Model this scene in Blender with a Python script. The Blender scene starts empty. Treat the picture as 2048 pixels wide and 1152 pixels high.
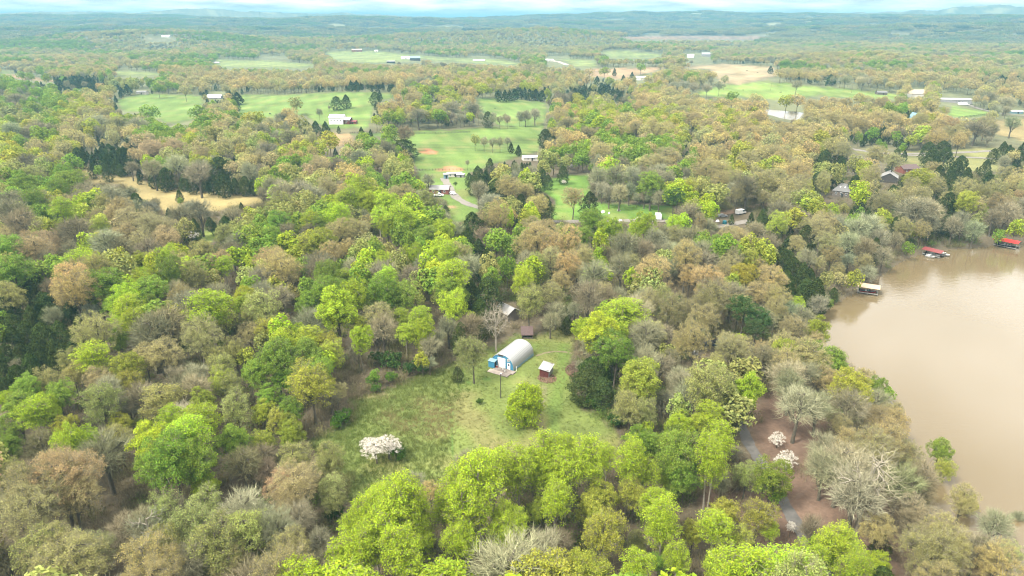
import bpy, math, random
import numpy as np
from mathutils import Vector

sc = bpy.context.scene
COL = sc.collection
# ------------------------------------------------------------------ camera
CAM_Z, F_PX, PITCH = 90.0, 1400.0, math.radians(20.9)      # drone height, focal length in pixels of a 2048 wide frame, tilt
cam = bpy.data.objects.new('camera', bpy.data.cameras.new('camera'))
COL.objects.link(cam)
sc.camera = cam
cam.location = (0, 0, CAM_Z)
cam.rotation_euler = (math.pi / 2 - PITCH, 0, 0)
cam.data.sensor_width = 36.0
cam.data.lens = 36.0 * F_PX / 2048
cam.data.clip_start, cam.data.clip_end = 1.0, 120000.0

# ------------------------------------------------------------------ sky, sun, exposure
SUN_EL, SUN_AZ = math.radians(52), math.radians(235)       # azimuth clockwise from +Y (the view direction): behind and left
world = bpy.data.worlds.new('World')
sc.world = world
world.use_nodes = True
wn = world.node_tree
wn.nodes.clear()
def wnode(t, **k):
    n = wn.nodes.new(t)
    for a, v in k.items():
        setattr(n, a, v)
    return n
w_out = wnode('ShaderNodeOutputWorld')
w_bg = wnode('ShaderNodeBackground')
w_bg.inputs['Strength'].default_value = 0.06
w_sky = wnode('ShaderNodeTexSky', sky_type='NISHITA', sun_disc=False, sun_elevation=SUN_EL, sun_rotation=SUN_AZ)
w_geo = wnode('ShaderNodeTexCoord')
w_sep = wnode('ShaderNodeSeparateXYZ')
w_zz = wnode('ShaderNodeMath', operation='MAXIMUM'); w_zz.inputs[1].default_value = 0.0
w_za = wnode('ShaderNodeMath', operation='ADD'); w_za.inputs[1].default_value = 0.10
w_div = wnode('ShaderNodeVectorMath', operation='DIVIDE')
w_cmb = wnode('ShaderNodeCombineXYZ')
w_noise = wnode('ShaderNodeTexNoise'); w_noise.inputs['Scale'].default_value = 0.75
w_noise.inputs['Detail'].default_value = 6; w_noise.inputs['Roughness'].default_value = 0.55; w_noise.inputs['Distortion'].default_value = 0.6
w_ramp = wnode('ShaderNodeValToRGB')
w_ramp.color_ramp.elements[0].position = 0.30; w_ramp.color_ramp.elements[0].color = (0.90, 0.90, 0.90, 1)
w_ramp.color_ramp.elements[1].position = 0.62; w_ramp.color_ramp.elements[1].color = (1, 1, 1, 1)
w_n2 = wnode('ShaderNodeTexNoise'); w_n2.inputs['Scale'].default_value = 1.6; w_n2.inputs['Detail'].default_value = 5
w_ramp2 = wnode('ShaderNodeValToRGB')
w_ramp2.color_ramp.elements[0].position = 0.3; w_ramp2.color_ramp.elements[0].color = (4.8, 4.65, 4.4, 1)
w_ramp2.color_ramp.elements[1].position = 0.7; w_ramp2.color_ramp.elements[1].color = (14.5, 13.9, 13.0, 1)
w_mix = wnode('ShaderNodeMixRGB')
L = wn.links.new
L(w_geo.outputs['Generated'], w_sep.inputs[0])
L(w_sep.outputs['Z'], w_zz.inputs[0]); L(w_zz.outputs[0], w_za.inputs[0])
for i in range(3):
    L(w_za.outputs[0], w_cmb.inputs[i])
L(w_geo.outputs['Generated'], w_div.inputs[0]); L(w_cmb.outputs[0], w_div.inputs[1])
L(w_div.outputs[0], w_noise.inputs['Vector']); L(w_div.outputs[0], w_n2.inputs['Vector'])
L(w_noise.outputs['Fac'], w_ramp.inputs[0]); L(w_n2.outputs['Fac'], w_ramp2.inputs[0])
L(w_ramp.outputs[0], w_mix.inputs[0]); L(w_sky.outputs[0], w_mix.inputs[1]); L(w_ramp2.outputs[0], w_mix.inputs[2])
# an overcast sky is three times brighter overhead than at the horizon
w_ov = wnode('ShaderNodeMath', operation='MULTIPLY_ADD'); w_ov.inputs[1].default_value = 1.30; w_ov.inputs[2].default_value = 0.36
w_sc = wnode('ShaderNodeVectorMath', operation='SCALE')
L(w_zz.outputs[0], w_ov.inputs[0]); L(w_mix.outputs[0], w_sc.inputs[0]); L(w_ov.outputs[0], w_sc.inputs['Scale'])
L(w_sc.outputs[0], w_bg.inputs[0]); L(w_bg.outputs[0], w_out.inputs[0])

sun = bpy.data.objects.new('sun', bpy.data.lights.new('sun', 'SUN'))
COL.objects.link(sun)
sun.data.energy = 1.5
sun.data.angle = math.radians(10)
sun.data.color = (1.0, 0.95, 0.86)
sd = Vector((math.sin(SUN_AZ) * math.cos(SUN_EL), math.cos(SUN_AZ) * math.cos(SUN_EL), math.sin(SUN_EL)))
sun.rotation_euler = sd.to_track_quat('Z', 'Y').to_euler()

sc.view_settings.view_transform = 'Standard'
sc.view_settings.look = 'None'
sc.view_settings.gamma = 1.0
sc.view_settings.exposure = 2.88
sc.view_settings.use_curve_mapping = False
sc.cycles.max_bounces = 5
sc.cycles.diffuse_bounces = 3
sc.cycles.glossy_bounces = 2
sc.cycles.transmission_bounces = 3
sc.cycles.volume_bounces = 0
sc.cycles.use_denoising = True
sc.cycles.filter_width = 1.1
sc.cycles.use_adaptive_sampling = True
sc.cycles.adaptive_threshold = 0.012
sc.cycles.sample_clamp_indirect = 4.0
sc.render.use_persistent_data = False
HAZE_DENSITY = 0.00017

RS = np.random.RandomState(7)
random.seed(7)

# ------------------------------------------------------------------ pixel <-> place
SP, CP = math.sin(PITCH), math.cos(PITCH)
def ray(px, py):
    u = (np.asarray(px, float) - 1024) / F_PX
    v = (576 - np.asarray(py, float)) / F_PX
    d = np.stack([u, CP + SP * v, -SP + CP * v], -1)
    return d / np.linalg.norm(d, axis=-1, keepdims=True)
def project(p):
    p = np.asarray(p, float)
    x, y, z = p[..., 0], p[..., 1], p[..., 2] - CAM_Z
    dep = np.maximum(y * CP - z * SP, 1e-3)
    up = y * SP + z * CP
    return 1024 + F_PX * x / dep, 576 - F_PX * up / dep, dep
def flat(px, py, z=0.0):
    d = ray(px, py)
    t = (z - CAM_Z) / d[..., 2]
    return d[..., 0] * t, d[..., 1] * t
def in_poly(x, y, poly):
    x = np.asarray(x, float); y = np.asarray(y, float)
    r = np.zeros(np.broadcast(x, y).shape, bool)
    n = len(poly)
    for i in range(n):
        x0, y0 = poly[i]; x1, y1 = poly[(i + 1) % n]
        if y0 == y1: continue
        c = ((y0 > y) != (y1 > y)) & (x < (x1 - x0) * (y - y0) / (y1 - y0) + x0)
        r ^= c
    return r
def poly_dist(x, y, poly):
    """signed distance to the outline, positive inside"""
    x = np.asarray(x, float); y = np.asarray(y, float)
    d = np.full(np.broadcast(x, y).shape, 1e18)
    n = len(poly)
    for i in range(n):
        ax, ay = poly[i]; bx, by = poly[(i + 1) % n]
        ex, ey = bx - ax, by - ay
        t = np.clip(((x - ax) * ex + (y - ay) * ey) / (ex * ex + ey * ey + 1e-12), 0, 1)
        d = np.minimum(d, (x - ax - t * ex) ** 2 + (y - ay - t * ey) ** 2)
    return np.sqrt(d) * np.where(in_poly(x, y, poly), 1, -1)
def ss(a, b, x):
    t = np.clip((x - a) / (b - a), 0, 1)
    return t * t * (3 - 2 * t)
_wv = {}
def wav(x, y, wl, seed, n=4):
    k = (wl, seed, n)
    if k not in _wv:
        r = np.random.RandomState(seed)
        _wv[k] = [(math.cos(a) * 6.2832 / (wl * s), math.sin(a) * 6.2832 / (wl * s), p) for a, s, p in zip(r.uniform(0, 6.28, n), r.uniform(0.75, 1.5, n), r.uniform(0, 6.28, n))]
    z = 0
    for a, b, p in _wv[k]:
        z = z + np.sin(a * x + b * y + p)
    return z / math.sqrt(n)

# ------------------------------------------------------------------ terrain
WATER_Z = -6.0
LAKE_PX = [(2900, 452), (2500, 466), (2250, 478), (2048, 487), (1960, 494), (1900, 500), (1850, 508), (1815, 516), (1790, 532), (1745, 565), (1700, 590), (1660, 615), (1615, 650), (1612, 690),
           (1660, 760), (1730, 850), (1800, 940), (1860, 1030), (1925, 1140), (2010, 1290), (2900, 1290)]
LAKE = [tuple(float(c) for c in flat(px, py, WATER_Z)) for px, py in LAKE_PX]
RIDGES = [(7300, .08, [(-400, 30), (0, 30), (150, 26), (260, 28), (330, 24), (410, 19), (470, 24), (560, 27), (700, 29), (780, 31), (900, 37), (1100, 36), (1500, 33), (1680, 27), (1800, 26), (1860, 24), (1950, 18), (2000, 17), (2060, 20), (2500, 24)]),
          (5900, .08, [(-400, 34), (0, 36), (300, 34), (500, 41), (640, 39), (720, 36), (900, 40), (1000, 38), (1060, 35), (1180, 31), (1250, 28), (1320, 30), (1420, 28), (1500, 32), (1600, 31), (1700, 33), (1850, 35), (2050, 37), (2500, 36)]),
          (4800, .08, [(-400, 50), (0, 50), (150, 46), (300, 42), (480, 41), (560, 43), (620, 38), (740, 38), (860, 42), (1000, 45), (1200, 46), (1400, 48), (1550, 43), (1750, 40), (2050, 37), (2500, 38)]),
          (3800, .08, [(-400, 58), (0, 58), (200, 56), (400, 58), (600, 60), (800, 63), (1000, 62), (1200, 66), (1400, 66), (1550, 60), (1800, 54), (2050, 52), (2500, 50)])]
BUMPS = []                                                   # (x, y, sx, sy, height)
for px, py, sx, sy, h in [(620, 200, 170, 90, 5), (1520, 175, 260, 120, 9), (1050, 92, 700, 230, 42), (300, 98, 520, 220, 36), (720, 104, 260, 160, 12), (1700, 140, 420, 170, 16), (1250, 108, 250, 140, 12)]:
    bx, by = flat(px, py)
    BUMPS.append((float(bx), float(by), sx, sy, h))
def hgt(x, y):
    x = np.asarray(x, float); y = np.asarray(y, float)
    r = np.hypot(x, y)
    z = 0.7 * wav(x, y, 140, 1) + 3.0 * wav(x, y, 480, 2) * ss(300, 900, r) + 7 * wav(x, y, 1500, 3) * ss(1300, 2600, r) + 16 * wav(x, y, 3900, 4) * ss(3200, 6500, r)
    for bx, by, sx, sy, h in BUMPS:
        z = z + h * np.exp(-((x - bx) / sx) ** 2 - ((y - by) / sy) ** 2)
    az = 1024 + F_PX * 1.07 * x / np.maximum(y, 1.0)
    for D, wd, pts in RIDGES:
        ys = np.interp(az, [p[0] for p in pts], [p[1] for p in pts])
        crest = CAM_Z + D * (42 - ys) * 0.873 / F_PX + 5 * wav(x, y, D * .06, 11) * (D / 9000)
        g = np.exp(-((r - D) / (D * wd)) ** 2)
        z = z * (1 - g) + np.maximum(crest, z) * g
    z = z + 5.0 * wav(x, y, 210, 5) * ss(4500, 7000, r)
    near = (x > -60) & (r < 900)
    if np.any(near):
        d = np.full(z.shape, -1e3)
        d[near] = poly_dist(x[near], y[near], LAKE)
        zin = WATER_Z - 0.15 - np.clip(d * 0.2, 0, 3)
        s = ss(0, 26, -d)
        zo = (WATER_Z + 0.35 + np.clip(-d * .1, -1, .6)) * (1 - s) + np.maximum(z, -1.5) * s
        z = np.where(d > 0, zin, zo)
    return z
_h0 = hgt
POND = tuple(float(c) for c in flat(1571, 226, 2.0))
POND_Z = float(_h0(np.array([POND[0]]), np.array([POND[1]]))[0])
def hgt(x, y):
    z = _h0(x, y)
    q = ((np.asarray(x, float) - POND[0]) / 62) ** 2 + ((np.asarray(y, float) - POND[1]) / 95) ** 2
    w = np.exp(-q ** 3)
    return z * (1 - w) + (POND_Z - .1) * w
T_STEPS = np.geomspace(60, 34000, 620)
def at(px, py, off=0.0):
    """where the line of sight through a pixel meets the terrain raised by off"""
    px = np.atleast_1d(np.asarray(px, float)); py = np.atleast_1d(np.asarray(py, float))
    off = np.broadcast_to(np.asarray(off, float), px.shape)
    d = ray(px, py)
    P = d[:, None, :] * T_STEPS[None, :, None]
    g = P[..., 2] + CAM_Z - hgt(P[..., 0], P[..., 1]) - off[:, None]
    k = np.argmax(g < 0, axis=1)
    k = np.where((g < 0).any(1), k, len(T_STEPS) - 1)
    k = np.maximum(k, 1)
    i = np.arange(len(px))
    g0, g1 = g[i, k - 1], g[i, k]
    t = T_STEPS[k - 1] + (T_STEPS[k] - T_STEPS[k - 1]) * np.clip(g0 / (g0 - g1 + 1e-9), 0, 1)
    x, y = d[:, 0] * t, d[:, 1] * t
    return np.stack([x, y, hgt(x, y)], -1)
def at1(px, py, off=0.0):
    return Vector(at([px], [py], off)[0])

# ------------------------------------------------------------------ materials
def mat(name):
    m = bpy.data.materials.new(name)
    m.use_nodes = True
    nt = m.node_tree
    b = nt.nodes['Principled BSDF']
    return m, nt, b
def new(nt, t, **k):
    n = nt.nodes.new(t)
    for a, v in k.items():
        setattr(n, a, v)
    return n
def flatmat(name, c, rough=0.7, metal=0.0, var=0.25, scale=1.5, bump=0.0, spec=0.3):
    """a plain colour with worn, blotchy variation"""
    m, nt, b = mat(name)
    tc = new(nt, 'ShaderNodeTexCoord')
    n = new(nt, 'ShaderNodeTexNoise'); n.inputs['Scale'].default_value = scale; n.inputs['Detail'].default_value = 6; n.inputs['Roughness'].default_value = .7
    r = new(nt, 'ShaderNodeMapRange'); r.inputs['From Min'].default_value = .3; r.inputs['From Max'].default_value = .7
    r.inputs['To Min'].default_value = 1 - var; r.inputs['To Max'].default_value = 1 + var * .6
    mu = new(nt, 'ShaderNodeVectorMath', operation='SCALE'); mu.inputs[0].default_value = c[:3]
    nt.links.new(tc.outputs['Object'], n.inputs['Vector']); nt.links.new(n.outputs['Fac'], r.inputs['Value'])
    nt.links.new(r.outputs[0], mu.inputs['Scale']); nt.links.new(mu.outputs[0], b.inputs['Base Color'])
    b.inputs['Roughness'].default_value = rough; b.inputs['Metallic'].default_value = metal
    b.inputs['Specular IOR Level'].default_value = spec
    if bump:
        bp = new(nt, 'ShaderNodeBump'); bp.inputs['Strength'].default_value = bump; bp.inputs['Distance'].default_value = .05
        nt.links.new(n.outputs['Fac'], bp.inputs['Height']); nt.links.new(bp.outputs[0], b.inputs['Normal'])
    return m
def tintmat(name, lo, hi, trans=0.0, default=None, hue=0.018):
    """colour from the plant's own tint, each leaf or twig a little different"""
    m, nt, b = mat(name)
    a = new(nt, 'ShaderNodeAttribute', attribute_type='INSTANCER', attribute_name='tint')
    g = new(nt, 'ShaderNodeNewGeometry')
    r = new(nt, 'ShaderNodeMapRange'); r.inputs['To Min'].default_value = lo; r.inputs['To Max'].default_value = hi
    hs = new(nt, 'ShaderNodeHueSaturation')
    hr = new(nt, 'ShaderNodeMapRange'); hr.inputs['To Min'].default_value = .5 - hue; hr.inputs['To Max'].default_value = .5 + hue
    wn_ = new(nt, 'ShaderNodeTexWhiteNoise', noise_dimensions='1D')
    nt.links.new(g.outputs['Random Per Island'], r.inputs['Value'])
    nt.links.new(g.outputs['Random Per Island'], wn_.inputs['W']); nt.links.new(wn_.outputs['Value'], hr.inputs['Value'])
    nt.links.new(a.outputs['Color'], hs.inputs['Color']); nt.links.new(r.outputs[0], hs.inputs['Value']); nt.links.new(hr.outputs[0], hs.inputs['Hue'])
    dif = new(nt, 'ShaderNodeBsdfDiffuse')
    nt.links.new(hs.outputs[0], dif.inputs[0])
    out = nt.nodes['Material Output']
    if trans:
        tr = new(nt, 'ShaderNodeBsdfTranslucent'); mx = new(nt, 'ShaderNodeMixShader'); mx.inputs[0].default_value = trans
        nt.links.new(hs.outputs[0], tr.inputs[0])
        nt.links.new(dif.outputs[0], mx.inputs[1]); nt.links.new(tr.outputs[0], mx.inputs[2]); nt.links.new(mx.outputs[0], out.inputs[0])
    else:
        nt.links.new(dif.outputs[0], out.inputs[0])
    nt.nodes.remove(b)
    return m
M = {}
M['leaf'] = tintmat('leaf', .65, 1.35, .45)
M['needle'] = tintmat('needle', .55, 1.4, .12)
M['twig'] = tintmat('twig', .5, 1.5, 0, hue=.012)
M['grass'] = tintmat('grass_blade', .7, 1.3, .3)
M['bark'] = flatmat('bark', (0.074, 0.064, 0.045), .9, var=.45, scale=2.5)
M['fine_twigs'] = flatmat('fine_twigs', (.150, .136, .088), .9, var=.3, scale=2)
M['pale_bark'] = flatmat('pale_bark', (0.186, 0.164, 0.124), .9, var=.35, scale=2.5)
M['galv'] = flatmat('galvanised_steel', (0.225, 0.228, 0.225), .45, .3, var=.22, scale=.7, spec=.4)
M['white'] = flatmat('white_paint', (0.496, 0.496, 0.484), .5, var=.08)
M['cream'] = flatmat('cream_siding', (0.384, 0.360, 0.310), .6, var=.1)
M['blue'] = flatmat('blue_paint', (0.028, 0.124, 0.205), .5, var=.15)
M['bluegrey'] = flatmat('blue_grey_metal', (0.112, 0.186, 0.223), .5, var=.2)
M['maroon'] = flatmat('maroon_siding', (0.068, 0.018, 0.014), .7, var=.3)
M['brick'] = flatmat('red_brick', (0.136, 0.046, 0.031), .8, var=.3, scale=6)
M['brown_roof'] = flatmat('rusty_brown_roof', (0.068, 0.044, 0.040), .75, var=.4, scale=3)
M['old_wood'] = flatmat('weathered_wood', (0.093, 0.077, 0.062), .85, var=.4, scale=3)
M['dark_wood'] = flatmat('dark_pole_wood', (0.040, 0.034, 0.029), .85, var=.3)
M['grey_roof'] = flatmat('grey_shingle_roof', (0.099, 0.096, 0.093), .8, var=.25, scale=3)
M['light_roof'] = flatmat('light_grey_roof', (0.175, 0.17, 0.162), .6, var=.2, scale=2)
M['tan_roof'] = flatmat('tan_metal_roof', (0.27, 0.2, 0.135), .45, .1, var=.1)
M['red_roof'] = flatmat('bright_red_metal_roof', (0.341, 0.022, 0.019), .4, .1, var=.12)
M['faded_red'] = flatmat('faded_red_metal_roof', (0.125, 0.026, 0.024), .5, .1, var=.25)
M['dark'] = flatmat('dark_opening', (0.014, 0.014, 0.013), .8)
M['glass'] = flatmat('window_glass', (0.024, 0.032, 0.040), .08, var=.05, spec=.8)
M['concrete'] = flatmat('weathered_concrete', (0.155, 0.13, 0.11), .9, var=.25, scale=.9)
M['pale_concrete'] = flatmat('pale_concrete', (0.25, 0.21, 0.175), .9, var=.2, scale=.9)
M['asphalt'] = flatmat('worn_asphalt', (0.064, 0.060, 0.054), .9, var=.35, scale=.5)
M['gravel'] = flatmat('gravel_track', (0.125, 0.112, 0.095), .95, var=.3, scale=.35)
M['dirt'] = flatmat('bare_dirt', (0.186, 0.124, 0.081), .95, var=.3, scale=.35)
M['worn'] = flatmat('worn_turf', (.105, .088, .048), .95, var=.3, scale=.6)
M['mulch'] = flatmat('orange_brown_chips', (0.125, 0.075, 0.048), .95, var=.5, scale=3.5)
M['rubber'] = flatmat('black_rubber', (0.016, 0.016, 0.016), .8)
M['silver'] = flatmat('silver_car_paint', (0.298, 0.310, 0.329), .3, .4, var=.05)
M['navy'] = flatmat('dark_blue_car_paint', (0.020, 0.032, 0.052), .3, .3, var=.1)
M['redpaint'] = flatmat('red_paint', (0.260, 0.028, 0.019), .5, var=.15)
M['black'] = flatmat('black_hide', (0.012, 0.010, 0.010), .7)
M['teal'] = flatmat('teal_plastic', (0.012, 0.087, 0.105), .5)
M['deck'] = flatmat('grey_deck_boards', (0.167, 0.155, 0.136), .85, var=.3, scale=3)

# ------------------------------------------------------------------ mesh helpers
class MB:
    def __init__(s):
        s.v, s.f = [], []
    def add(s, v, f):
        o = len(s.v)
        s.v += [tuple(p) for p in v]
        s.f += [tuple(i + o for i in q) for q in f]
        return s
    def box(s, c, d, rz=0.0):
        x, y, z = d[0] / 2, d[1] / 2, d[2] / 2
        cs, sn = math.cos(rz), math.sin(rz)
        v = []
        for k in (-z, z):
            for i, j in ((-x, -y), (x, -y), (x, y), (-x, y)):
                v.append((c[0] + i * cs - j * sn, c[1] + i * sn + j * cs, c[2] + k))
        return s.add(v, [(3, 2, 1, 0), (4, 5, 6, 7), (0, 1, 5, 4), (1, 2, 6, 5), (2, 3, 7, 6), (3, 0, 4, 7)])
    def cyl(s, a, b, r0, r1=None, n=8):
        r1 = r0 if r1 is None else r1
        a, b = Vector(a), Vector(b)
        q = (b - a).normalized().to_track_quat('Z', 'Y')
        v = []
        for p, r in ((a, r0), (b, r1)):
            for i in range(n):
                t = 2 * math.pi * i / n
                v.append(p + q @ Vector((math.cos(t) * r, math.sin(t) * r, 0)))
        return s.add(v, [(i, (i + 1) % n, n + (i + 1) % n, n + i) for i in range(n)] + [tuple(range(n - 1, -1, -1)), tuple(range(n, 2 * n))])
    def slab(s, pts, t):
        """a polygon (counter-clockwise from above) given thickness t downward"""
        n = len(pts)
        v = [tuple(p) for p in pts] + [(p[0], p[1], p[2] - t) for p in pts]
        return s.add(v, [tuple(range(n)), tuple(range(2 * n - 1, n - 1, -1))] + [(i, n + i, n + (i + 1) % n, (i + 1) % n) for i in range(n)])
    def prism(s, prof, x0, x1):
        """profile in (y, z), counter-clockwise seen from +x, extruded along x"""
        n = len(prof)
        v = [(x0, p[0], p[1]) for p in prof] + [(x1, p[0], p[1]) for p in prof]
        return s.add(v, [tuple(range(n - 1, -1, -1)), tuple(range(n, 2 * n))] + [(i, (i + 1) % n, n + (i + 1) % n, n + i) for i in range(n)])
    def mesh(s, name, m, smooth=False):
        me = bpy.data.meshes.new(name)
        me.from_pydata(s.v, [], s.f)
        me.materials.append(m)
        if smooth:
            me.polygons.foreach_set('use_smooth', [True] * len(me.polygons))
        me.update()
        return me
    def build(s, name, m, parent=None, smooth=False, loc=(0, 0, 0), rz=0.0):
        return link(name, s.mesh(name, m, smooth), parent, loc, rz)
def link(name, me, parent=None, loc=(0, 0, 0), rz=0.0):
    o = bpy.data.objects.new(name, me)
    COL.objects.link(o)
    o.location = loc
    o.rotation_euler = (0, 0, rz)
    if parent is not None:
        o.parent = parent
    return o
def tag(o, label=None, cat=None, group=None, kind=None):
    if label: o['label'] = label
    if cat: o['category'] = cat
    if group: o['group'] = group
    if kind: o['kind'] = kind
    return o
def thing(name, label, cat, loc, rz=0.0, group=None):
    o = link(name, None, None, loc, rz)
    return tag(o, label, cat, group)
def np_mesh(name, v, quads, mats, midx=None, tris=None, smooth=False):
    """mesh from numpy arrays, quads (n,4) and tris (m,3)"""
    me = bpy.data.meshes.new(name)
    v = np.asarray(v, np.float32)
    me.vertices.add(len(v)); me.vertices.foreach_set('co', v.ravel())
    q = np.asarray(quads, np.int32).reshape(-1, 4) if quads is not None else np.zeros((0, 4), np.int32)
    t = np.asarray(tris, np.int32).reshape(-1, 3) if tris is not None else np.zeros((0, 3), np.int32)
    lp = np.concatenate([q.ravel(), t.ravel()])
    me.loops.add(len(lp)); me.loops.foreach_set('vertex_index', lp)
    st = np.concatenate([np.arange(len(q)) * 4, len(q) * 4 + np.arange(len(t)) * 3])
    tot = np.concatenate([np.full(len(q), 4), np.full(len(t), 3)])
    me.polygons.add(len(st)); me.polygons.foreach_set('loop_start', st.astype(np.int32)); me.polygons.foreach_set('loop_total', tot.astype(np.int32))
    for m in mats: me.materials.append(m)
    if midx is not None: me.polygons.foreach_set('material_index', np.asarray(midx, np.int32))
    me.polygons.foreach_set('use_smooth', np.full(len(st), smooth))
    me.update(calc_edges=True)
    return me

# ------------------------------------------------------------------ open ground, as seen in the view (outlines of what is visible between the crowns)
OPEN = {   # name: (object name, colour, outline)
 'clearing': ('lawn', (.145, .182, .048), [(622, 885), (660, 862), (705, 842), (702, 800), (760, 790), (800, 772), (860, 745), (900, 735), (955, 700), (1000, 690), (1035, 668), (1075, 672), (1110, 655), (1150, 665), (1140, 720), (1142, 760), (1150, 790), (1165, 822), (1215, 835), (1240, 880), (1235, 905), (1200, 888), (1130, 880), (1080, 890), (990, 905), (940, 930), (880, 960), (860, 990), (820, 970), (760, 975), (700, 1005), (690, 960), (640, 908)]),
 'past_a': ('pasture', (.130, .195, .046), [(234, 198), (290, 188), (350, 189), (402, 192), (406, 205), (392, 238), (350, 248), (310, 238), (280, 224), (240, 220)]),
 'past_b': ('pasture', (.130, .195, .046), [(474, 190), (560, 190), (640, 186), (700, 184), (780, 186), (792, 193), (748, 205), (742, 235), (737, 256), (650, 258), (612, 230), (560, 227), (540, 240), (478, 232)]),
 'past_c': ('pasture', (.130, .195, .046), [(962, 195), (1085, 203), (1094, 212), (1087, 252), (1060, 258), (1000, 252), (968, 228), (953, 212)]),
 'past_d': ('pasture', (.130, .195, .046), [(700, 268), (1087, 250), (1077, 305), (1042, 314), (990, 327), (945, 345), (900, 345), (834, 342), (824, 310), (800, 278)]),
 'hay_d': ('hay_field', (.27, .195, .10), [(632, 268), (700, 266), (712, 288), (660, 294), (638, 288)]),
 'yard': ('lawn', (.130, .195, .046), [(834, 340), (942, 340), (947, 370), (962, 417), (937, 443), (903, 443), (888, 400), (838, 360)]),
 'glade': ('lawn', (.115, .205, .035), [(1060, 372), (1130, 350), (1177, 350), (1184, 385), (1172, 405), (1345, 412), (1350, 440), (1060, 446), (1100, 440), (1112, 400)]),
 'hay_l': ('hay_field', (.26, .21, .09), [(143, 330), (175, 331), (192, 350), (260, 352), (342, 379), (430, 386), (522, 392), (527, 407), (470, 412), (430, 422), (370, 422), (330, 430), (318, 410), (268, 395), (248, 370), (178, 365)]),
 'glade_l': ('lawn', (.17, .22, .05), [(385, 470), (430, 458), (436, 475), (405, 500), (380, 500)]),
 'past_r': ('pasture', (.17, .24, .055), [(1378, 192), (1440, 170), (1540, 163), (1600, 170), (1700, 178), (1790, 187), (1806, 196), (1740, 202), (1640, 191), (1560, 200), (1500, 196)]),
 'hay_r': ('hay_field', (.28, .22, .125), [(1345, 134), (1450, 127), (1548, 134), (1564, 150), (1480, 169), (1442, 166), (1420, 140)]),
 'far_a': ('pasture', (.185, .225, .075), [(650, 103), (745, 101), (830, 110), (880, 114), (760, 127), (670, 122)]),
 'far_b': ('pasture', (.185, .225, .075), [(850, 114), (1000, 118), (1062, 132), (940, 126), (860, 122)]),
 'far_c': ('pasture', (.185, .225, .075), [(1205, 103), (1240, 101), (1335, 109), (1300, 117), (1215, 116)]),
 'far_d': ('pasture', (.185, .225, .075), [(1120, 117), (1195, 120), (1190, 133), (1150, 134)]),
 'far_e': ('red_soil', (.30, .21, .12), [(1164, 141), (1190, 137), (1255, 135), (1350, 133), (1240, 158), (1180, 152)]),
 'far_f': ('red_soil', (.24, .16, .11), [(1240, 73), (1390, 71), (1530, 72), (1520, 80), (1380, 79), (1260, 79)]),
 'far_g': ('hay_field', (.2, .19, .11), [(285, 76), (345, 73), (350, 81), (290, 82)]),
 'strip': ('hay_field', (.30, .20, .11), [(0, 140), (30, 150), (110, 160), (108, 164), (40, 158), (0, 152)]),
 'past_e': ('pasture', (.16, .24, .055), [(1905, 212), (1990, 226), (2000, 229), (1920, 236), (1895, 230)]),
 'hay_e': ('hay_field', (.26, .21, .095), [(1980, 240), (2060, 236), (2060, 285), (2000, 272), (1985, 262)]),
 'road_r': ('lawn', (.18, .18, .07), [(1690, 300), (1790, 303), (1990, 296), (2012, 305), (1995, 345), (1900, 345), (1800, 325)]),
 'far_h': ('pasture', (.185, .225, .075), [(0, 139), (20, 143), (22, 150), (0, 150)]),
 'far_i': ('pasture', (.185, .225, .075), [(230, 141), (320, 145), (318, 152), (236, 152)]),
 'far_j': ('pasture', (.185, .225, .075), [(430, 118), (560, 122), (640, 130), (600, 137), (440, 134)]),
 'red_spot': ('red_soil', (.42, .20, .10), [(835, 300), (858, 297), (880, 302), (866, 308), (840, 307)]),
 'red_line': ('red_soil', (.42, .22, .11), [(862, 338), (890, 333), (930, 337), (928, 341), (880, 341)]),
 'red_yard': ('red_soil', (.42, .26, .15), [(895, 411), (908, 408), (915, 413), (905, 417), (896, 416)]),
}
LITTER_RED = [(1500, 770), (1560, 745), (1640, 800), (1700, 900), (1800, 1060), (1850, 1200), (1570, 1200), (1500, 1030), (1390, 1030), (1400, 985), (1520, 960), (1500, 880)]
LAKE_VIEW = [(1642, 628), (1740, 572), (1800, 532), (1816, 514), (1880, 500), (2060, 488), (2060, 1120), (1962, 1012), (1902, 925), (1880, 882), (1832, 832), (1782, 782), (1692, 717), (1662, 682)]
KEEP = [v[2] for k, v in OPEN.items() if not k.startswith('red_')] + [LAKE_VIEW]
PROTECT = [(968, 672, 1078, 765), (1072, 710, 1118, 770), (1036, 645, 1074, 682), (1008, 600, 1032, 640), (862, 366, 896, 396), (888, 340, 930, 362), (1040, 306, 1080, 324), (656, 224, 728, 252), (415, 182, 446, 198),
           (1648, 366, 1716, 400), (1755, 342, 1798, 366), (1795, 325, 1830, 345), (1432, 422, 1500, 450), (1300, 428, 1350, 448), (1872, 188, 1950, 212), (1750, 180, 1775, 190), (1815, 176, 1855, 190), (2015, 216, 2048, 230),
           (520, 112, 575, 126), (800, 110, 845, 126), (775, 118, 795, 128), (940, 112, 980, 124), (1090, 112, 1140, 132), (1370, 106, 1425, 120), (1530, 215, 1610, 236), (1484, 840, 1520, 905), (1555, 1000, 1618, 1085), (1535, 850, 1600, 940),
           (1410, 678, 1450, 695), (1382, 700, 1400, 715), (275, 178, 300, 188), (1700, 160, 1708, 172), (1695, 298, 1790, 312), (1270, 150, 1295, 162), (965, 516, 976, 528), (1716, 560, 1760, 595), (1840, 490, 1890, 518), (1975, 470, 2048, 500)]

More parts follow.
